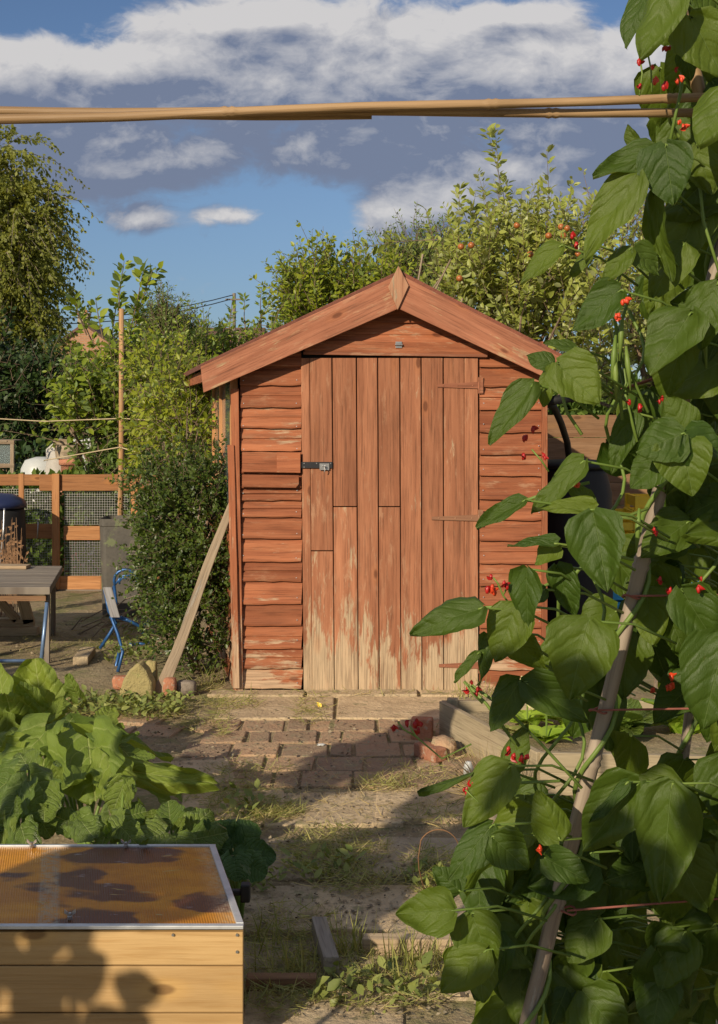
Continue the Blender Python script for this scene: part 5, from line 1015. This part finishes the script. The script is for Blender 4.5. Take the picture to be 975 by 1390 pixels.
fs = [(i*m_+j, i*m_+(j+1) % m_, (i+1)*m_+(j+1) % m_, (i+1)*m_+j) for i in range(len(rings)-1) for j in range(m_)]; fs.append(tuple(range(m_-1, -1, -1))); fs.append(tuple((len(rings)-1)*m_+j for j in range(m_))); mb.add(vs, fs); mb.build('body', 'binm', bn, smooth=False)
mb = MB(); mb.board(P(176, 752, c.y-.17), P(206, 752, c.y-.17), V3(0, .05, .0), V3(0, 0, .012)); mb.prism([P(176, 750, c.y-.175), P(170, 752, c.y-.175), P(178, 733, c.y-.175), P(186, 733, c.y-.175), P(190, 750, c.y-.175)], V3(0, .01, 0)); mb.prism([P(188, 734, c.y-.176), P(207, 734, c.y-.176), P(207, 752, c.y-.176), P(189, 752, c.y-.176)], V3(0, .01, 0)); mb.build('flap', 'binm', bn)
# blue wrought iron chair, folded and tipped against the bush
g = G(160, 912); M['greyseat'] = wood('grey_seat', (.22, .22, .22), (.30, .30, .31), (.3, .3, .3), .2)
ch = thing('metal_chair', g, 'blue wrought metal garden chair tipped over beside the bush', 'chair'); Yc = 7.55; mb = MB()
def T(pts, r=.009, Y=Yc): mb.tube([P(x, y, Y+dy) for x, y, *d_ in pts for dy in (d_[0] if d_ else 0,)], r, 7)
T([(155+16+16*math.cos(a), 788-15*math.sin(a)) for a in [R(205-25*i) for i in range(10)]], .009); T([(171+9*math.cos(a), 790-9*math.sin(a)) for a in [R(200-28*i) for i in range(8)]], .006); T([(155, 795), (161, 788), (164, 782)], .006); T([(180, 786), (176, 782), (178, 776)], .005); T([(162, 790), (167, 784), (173, 786)], .005)
mb.build('backrest', 'bluemetal', ch, smooth=True)
mb = MB(); mb.board(P(146, 797, Yc), P(157, 838, Yc-.05), V3(.055, 0, 0), V3(0, .015, 0)); mb.build('seat', 'greyseat', ch, bevel=.003)
for pts in ([(155, 795), (158, 820, -.02), (152, 840, -.05), (160, 860, -.1), (167, 885, -.15), (160, 912, -.2)], [(142, 800), (148, 830), (158, 845), (148, 862), (136, 880)], [(158, 838), (175, 842), (192, 852), (203, 842, .05)], [(150, 838), (165, 838, .1), (186, 846, .1), (196, 862, .1)], [(176, 875), (206, 873)], [(162, 885), (157, 908), (148, 915)]):
    mb = MB(); T(pts, .010); mb.build('leg', 'bluemetal', ch, smooth=True)
# table
ztb = .46; tA = G(68, 797, ztb); tB = G(85, 768, ztb); tb = thing('garden_table', V3(tA.x-.5, (tA.y+tB.y)/2, 0), 'low weathered grey wooden table at the left edge', 'table')
mb = MB(); m_ = 5
for i in range(m_):
    q0 = tA.lerp(tB, i/m_+.003); q1 = tA.lerp(tB, (i+1)/m_-.003); mb.prism([q0, q1, q1-V3(1.4, 0, 0), q0-V3(1.4, 0, 0)], V3(0, 0, -.045), (1, 0, 0), (0, 1, 0), .45+.1*(i % 2))
mb.build('tabletop', 'greywood', tb, bevel=.004)
for (x, y) in ((tA.x-.03, tA.y+.06), (tB.x-.05, tB.y-.05), (tA.x-1.3, tA.y+.06), (tB.x-1.3, tB.y-.05)):
    mb = MB(); mb.board(V3(x, y, 0), V3(x, y, ztb-.045), V3(.028, 0, 0), V3(0, .028, 0)); mb.build('leg', 'greywood', tb, bevel=.003)
mb = MB(); mb.board(V3(tA.x-.03, tA.y+.03, ztb-.07), V3(tA.x-1.35, tA.y+.03, ztb-.07), V3(0, 0, .03), V3(0, .02, 0)); mb.build('apron', 'brownwood', tb)
p = P(18, 768, tB.y-.12); mb = MB(); mb.board(V3(p.x-.22, p.y, ztb+.012), V3(p.x+.11, p.y-.03, ztb+.012), V3(0, .12, 0), V3(0, 0, .022)); tag(mb.build('wooden_offcut', 'palewood', None, bevel=.003), 'pale wooden offcut lying on the grey table', 'board')
# blue frame in front of it
fr1 = thing('tubular_stand', G(56, 908), 'light blue tubular metal stand in front of the grey table', 'stand'); mb = MB(); mb.tube([P(64, 818, 7.6), P(60, 860, 7.55), P(55, 908, 7.5)], .012, 9); mb.build('leg', 'greybluemetal', fr1, smooth=True); mb = MB(); mb.tube([P(55.5, 897, 7.505), P(-80, 897, 7.5)], .011, 9); mb.build('crossbar', 'greybluemetal', fr1, smooth=True); mb = MB(); mb.tube([P(-75, 818, 7.6), P(-80, 908, 7.5)], .012, 9); mb.build('leg', 'greybluemetal', fr1, smooth=True)
# trestle under the table
tr_ = thing('wooden_trestle', V3(P(20, 0, 8.95).x, 8.95, 0), 'pale timber trestle under the grey table', 'trestle'); mb = MB(); Yt = 8.7
for (a, b, w) in (((31, 814), (40, 846), .075), ((-60, 846), (47, 846), .06), ((-4, 812), (24, 842), .055), ((-60, 812), (34, 812), .035)):
    A_, B_ = P(*a, Yt), P(*b, Yt); d = (B_-A_).normalized(); mb.board(A_, B_, V3(d.z, 0, -d.x)*w, V3(0, .035, 0))
mb.build('brace', 'palewood', tr_, bevel=.003); mb = MB(); mb.board(P(-60, 857, Yt-.05), P(52, 857, Yt-.05), V3(0, 0, .055), V3(0, .09, 0)); mb.build('foot', 'palewood', tr_, bevel=.003); mb = MB(); mb.box(V3(P(0, 0, Yt).x, Yt, .012), (.5, .08, .024)); mb.build('base_plate', 'greywood', tr_)
# barrel, dead stalks
g = G(-8, 815); bb = thing('plastic_barrel', g+V3(0, .2, 0), 'dark barrel with a blue lid at the left edge behind the table', 'barrel'); mb = MB(); mb.lathe(g+V3(0, .2, 0), [(.17, 0), (.19, .05), (.2, .35), (.19, .68), (.18, .72)], 24); mb.build('body', 'blackplastic', bb, smooth=True); mb = MB(); mb.lathe(g+V3(0, .2, .72), [(.2, 0), (.205, .03), (.19, .06), (.1, .11), (.01, .12)], 24); mb.build('lid', 'darkblue', bb, smooth=True)
line('hose', [P(6, 690, 9.85), P(5, 720, 9.8), P(1, 760, 9.8), P(-8, 800, 9.8)], .008, 'metal', 'thin grey hose hanging down the dark barrel', 'hose')
mb = MB()
for i in range(26):
    b = P(random.uniform(0, 24), 785, 9.4); b.z = .0; t = P(random.uniform(-6, 36), random.uniform(690, 765), 9.4); mb.tube([b, b.lerp(t, .5)+V3(random.uniform(-.03, .03), 0, 0), t], [.004, .003, .0015], 4)
    for k in range(6): q = b.lerp(t, random.uniform(.5, 1)); mb.leaf(q, V3(random.uniform(-1, 1), 0, random.uniform(-1, .5)), V3(0, -1, 0), .03, .016, .3, .3, .1, 1, 3)
tag(mb.build('dead_weed', 'brownwood', None), 'brown dried weed stalks between the barrel and the fence', 'weed')
# twigs pile near fence
for i in range(16):
    g = G(random.uniform(88, 180), random.uniform(835, 868)); a = random.uniform(-.9, .9); L = random.uniform(.2, .5); mb = MB(); d = V3(math.cos(a), .2, abs(math.sin(a))*.6)
    mb.tube([g, g+d*L*.5+V3(0, 0, .04), g+d*L], [.006, .005, .003], 5)
    tag(mb.build('fallen_twig', 'oldwood', None, smooth=True), 'dry bare twig in the heap between the table and the bin', 'twig', 'dry twigs heaped at the foot of the fence')
g = G(108, 902); mb = MB(); mb.box(g+V3(0, .14, .025), (.09, .34, .05), R(4)); tag(mb.build('concrete_block', 'slab', None, bevel=.008), 'flat grey concrete block on the soil right of the blue frame', 'block')

# ------------------------------------------------------------------ right of the shed, seen between bean leaves
g = V3(P(775, 0, 7.9).x+.02, 7.9, 0); wb = thing('shade_barrel', g, 'black barrel added for the dark shade right of the shed', 'dark barrel'); mb = MB(); mb.lathe(g, [(.2, 0), (.23, .2), (.24, .6), (.23, 1.0), (.2, 1.12), (.2, 1.15)], 28); mb.build('body', 'blackplastic', wb, smooth=True); mb = MB(); mb.lathe(g+V3(0, 0, 1.15), [(.215, 0), (.22, .02), (.15, .05), (.01, .06)], 28); mb.build('lid', 'blackplastic', wb, smooth=True)  # black barrel put in for the dark shade in this gap
mb = MB(); mb.tube([P(742, 548, 7.0), P(752, 552, 7.1), P(762, 575, 7.3), P(770, 600, 7.6), P(775, 640, 7.8)], .02, 10); mb.tube([P(735, 546, 6.95), P(775, 540, 7.0), P(790, 538, 7.2)], .025, 10); tag(mb.build('drainpipe', 'blackplastic', None, smooth=True), 'black bent drainpipe coming from the right eave of the shed', 'pipe')
bf = thing('board_fence', V3(2.1, 9.4, 0), 'brown horizontal board fence seen through the bean leaves right of the shed', 'fence'); mb = MB()
for i in range(9): z = .07+i*.165; mb.board(V3(1.25, 9.4-.006*(i % 2), z), V3(4.2, 9.3, z), V3(0, 0, .162), V3(0, .018, 0), 3, .002)
mb.build('boards', 'brownwood', bf, bevel=.002); mb = MB(); mb.board(V3(1.3, 9.45, 0), V3(1.3, 9.45, 1.6), V3(.07, 0, 0), V3(0, .07, 0)); mb.build('post', 'brownwood', bf)
def crate(px, py, Y, w, h, z, mat, label):
    c = P(px, py, Y); c.z = z; mb = MB(); t = .012; d = .3
    for k in range(4):
        zz = z+.03+k*(h-.05)/3.2
        for s_ in (-1, 1): mb.box((c.x, c.y+s_*d/2, zz), (w, t, (h-.05)/4.4), 0, .5); mb.box((c.x+s_*w/2, c.y, zz), (t, d-t, (h-.05)/4.4), 0, .5)
    for sx in (-1, 1):
        for sy in (-1, 1): mb.box((c.x+sx*(w/2+.003), c.y+sy*(d/2+.003), z+h/2), (.03, .03, h), 0, .5)
    mb.box((c.x, c.y, z+.008), (w, d, .012), 0, .5); return tag(mb.build('plastic_crate', mat, None, origin=(c.x, c.y, z)), label, 'crate')
crate(812, 740, 8.3, .42, .30, 0, 'blueplastic', 'bottom blue plastic crate beside the black barrel'); crate(812, 700, 8.3, .42, .30, .305, 'blueplastic', 'upper blue plastic crate beside the black barrel'); crate(812, 650, 8.3, .42, .26, .61, 'yellow', 'yellow plastic crate on top of the two blue crates'); crate(900, 650, 8.5, .4, .34, .61, 'yellow', 'yellow plastic crate behind the bean leaves further right'); crate(900, 740, 8.5, .4, .6, 0, 'blackplastic', 'tall black crate carrying the right yellow crate'); crate(975, 760, 6.4, .5, .34, .30, 'blueplastic', 'blue plastic crate at the right edge between bean leaves')
p = P(975, 800, 6.4); mb = MB(); mb.box((p.x, 6.4, .275), (.62, .36, .05)); 
for s_ in (-1, 1): mb.box((p.x+s_*.26, 6.4, .125), (.05, .3, .25))
tag(mb.build('low_bench', 'oldwood', None, bevel=.003), 'low wooden bench carrying the blue crate at the right edge', 'bench')

# ------------------------------------------------------------------ grass, clippings, weeds
def scatter(n_, regions, z=.0):
    w = np.array([r[4] for r in regions], float); w /= w.sum(); idx = RNG.choice(len(regions), n_, p=w); out_ = []
    for i in idx:
        px, py, rx, ry, _ = regions[i]; a = RNG.random()*6.28; q = RNG.random()**.6; g = G(px+math.cos(a)*rx*q, py+math.sin(a)*ry*q); out_.append((g.x, g.y, z))
    return np.array(out_)
reg = [(330, 1105, 50, 40, 3), (450, 1160, 80, 32, 5), (590, 1190, 50, 34, 3), (190, 965, 70, 14, 4), (120, 960, 60, 16, 3), (310, 958, 50, 8, 1.2), (420, 968, 26, 22, 1.0), (375, 1105, 40, 14, 2), (620, 1010, 40, 30, 1.2), (290, 1080, 60, 20, 1.4), (520, 1070, 40, 10, .8), (560, 1060, 60, 20, 1), (340, 1050, 60, 14, .9), (400, 1280, 70, 50, 2.5), (520, 1330, 120, 50, 5), (380, 1350, 60, 40, 2.5), (600, 1110, 60, 20, 1), (480, 1200, 60, 20, 2), (170, 880, 60, 20, 1.5), (100, 880, 90, 20, 1), (270, 935, 30, 8, 1.2), (460, 945, 200, 4, .7), (300, 985, 14, 24, .9), (255, 985, 40, 12, .8)]
Nn = 10000; p = scatter(Nn, reg); a = RNG.random(Nn)*6.28; tilt = RNG.random(Nn)**4*.6; yd = np.stack([np.cos(a), np.sin(a), tilt], 1)
tag(instance_leaves('grass_clippings', 'grass', None, p+np.array([0, 0, .008])+np.stack([np.zeros(Nn), np.zeros(Nn), RNG.random(Nn)*.02], 1), yd, RNG.normal(size=(Nn, 3))*.5+np.array([0, 0, 1]), .018+.05*RNG.random(Nn), None, 'blade', .06, (0, 5, 0)), 'green and yellow grass clippings strewn over the path', 'grass', None, 'stuff')
Nn = 5000; p = scatter(Nn, reg+[(470, 1080, 140, 50, 9), (120, 850, 110, 25, 5)]); a = RNG.random(Nn)*6.28; yd = np.stack([np.cos(a), np.sin(a), RNG.random(Nn)*.25], 1)
tag(instance_leaves('straw_litter', 'straw', None, p+np.array([0, 0, .012]), yd, RNG.normal(size=(Nn, 3))*.5+np.array([0, 0, 1]), .02+.07*RNG.random(Nn)**2, None, 'blade', .04, (0, 5, 0)), 'dry straw litter scattered on the paving', 'straw', None, 'stuff')
regw = [(190, 968, 60, 12, 4), (130, 962, 70, 14, 4), (60, 965, 60, 10, 2), (175, 890, 40, 20, 2), (225, 955, 40, 8, 1), (430, 1185, 60, 20, 1), (590, 1200, 40, 20, 1), (330, 1100, 30, 20, .6), (350, 1205, 40, 12, .8), (960, 1010, 90, 20, 1), (180, 860, 40, 14, 1), (510, 1350, 100, 30, 1.5)]
Nn = 1500; p = scatter(Nn, regw); cl_ = RNG.random((Nn, 1)); a = RNG.random(Nn)*6.28; yd = np.stack([np.cos(a), np.sin(a), .3+RNG.random(Nn)*.8], 1)
tag(instance_leaves('weeds', 'weed', None, p+np.stack([np.zeros(Nn), np.zeros(Nn), RNG.random(Nn)*.05], 1), yd, RNG.normal(size=(Nn, 3))*.4+np.array([-.2, -.3, 1]), .015+.035*RNG.random(Nn), None, 'leaf', .55, (0, 5, 0), True), 'low leafy weeds around the stones and paving edges', 'weeds', None, 'stuff')
Nn = 4500; p = scatter(Nn, [(440, 1060, 190, 100, 8), (450, 1200, 190, 70, 5), (520, 1340, 160, 50, 3), (150, 880, 150, 40, 4), (200, 1000, 120, 50, 3)]); a = RNG.random(Nn)*6.28
tag(instance_leaves('path_crumbs', 'crumb', None, p+np.array([0, 0, .010]), np.stack([np.cos(a), np.sin(a), RNG.random(Nn)*.3], 1), RNG.normal(size=(Nn, 3))*.5+np.array([0, 0, 1]), .006+.016*RNG.random(Nn)**2, None, 'quad', .8, (0, 5, 0)), 'dry leaf crumbs and grit on the path', 'debris', None, 'stuff')
# grass blades standing in the foreground and by the shed
regt = [(480, 1300, 20, 10, 2), (360, 1290, 30, 14, 1), (640, 948, 40, 4, 2), (560, 1320, 60, 20, 3), (400, 1330, 60, 20, 2), (290, 925, 20, 8, 1), (690, 1350, 60, 30, 2)]
Nn = 320; p = scatter(Nn, regt); yd = RNG.normal(size=(Nn, 3))*.28+np.array([0, 0, 1.0])
tag(instance_leaves('tall_grass', 'grass', None, p, yd, RNG.normal(size=(Nn, 3)), .05+.10*RNG.random(Nn), None, 'blade', .035, (0, 5, 0)), 'standing grass blades at the foot of the path and beside the shed', 'grass', None, 'stuff')
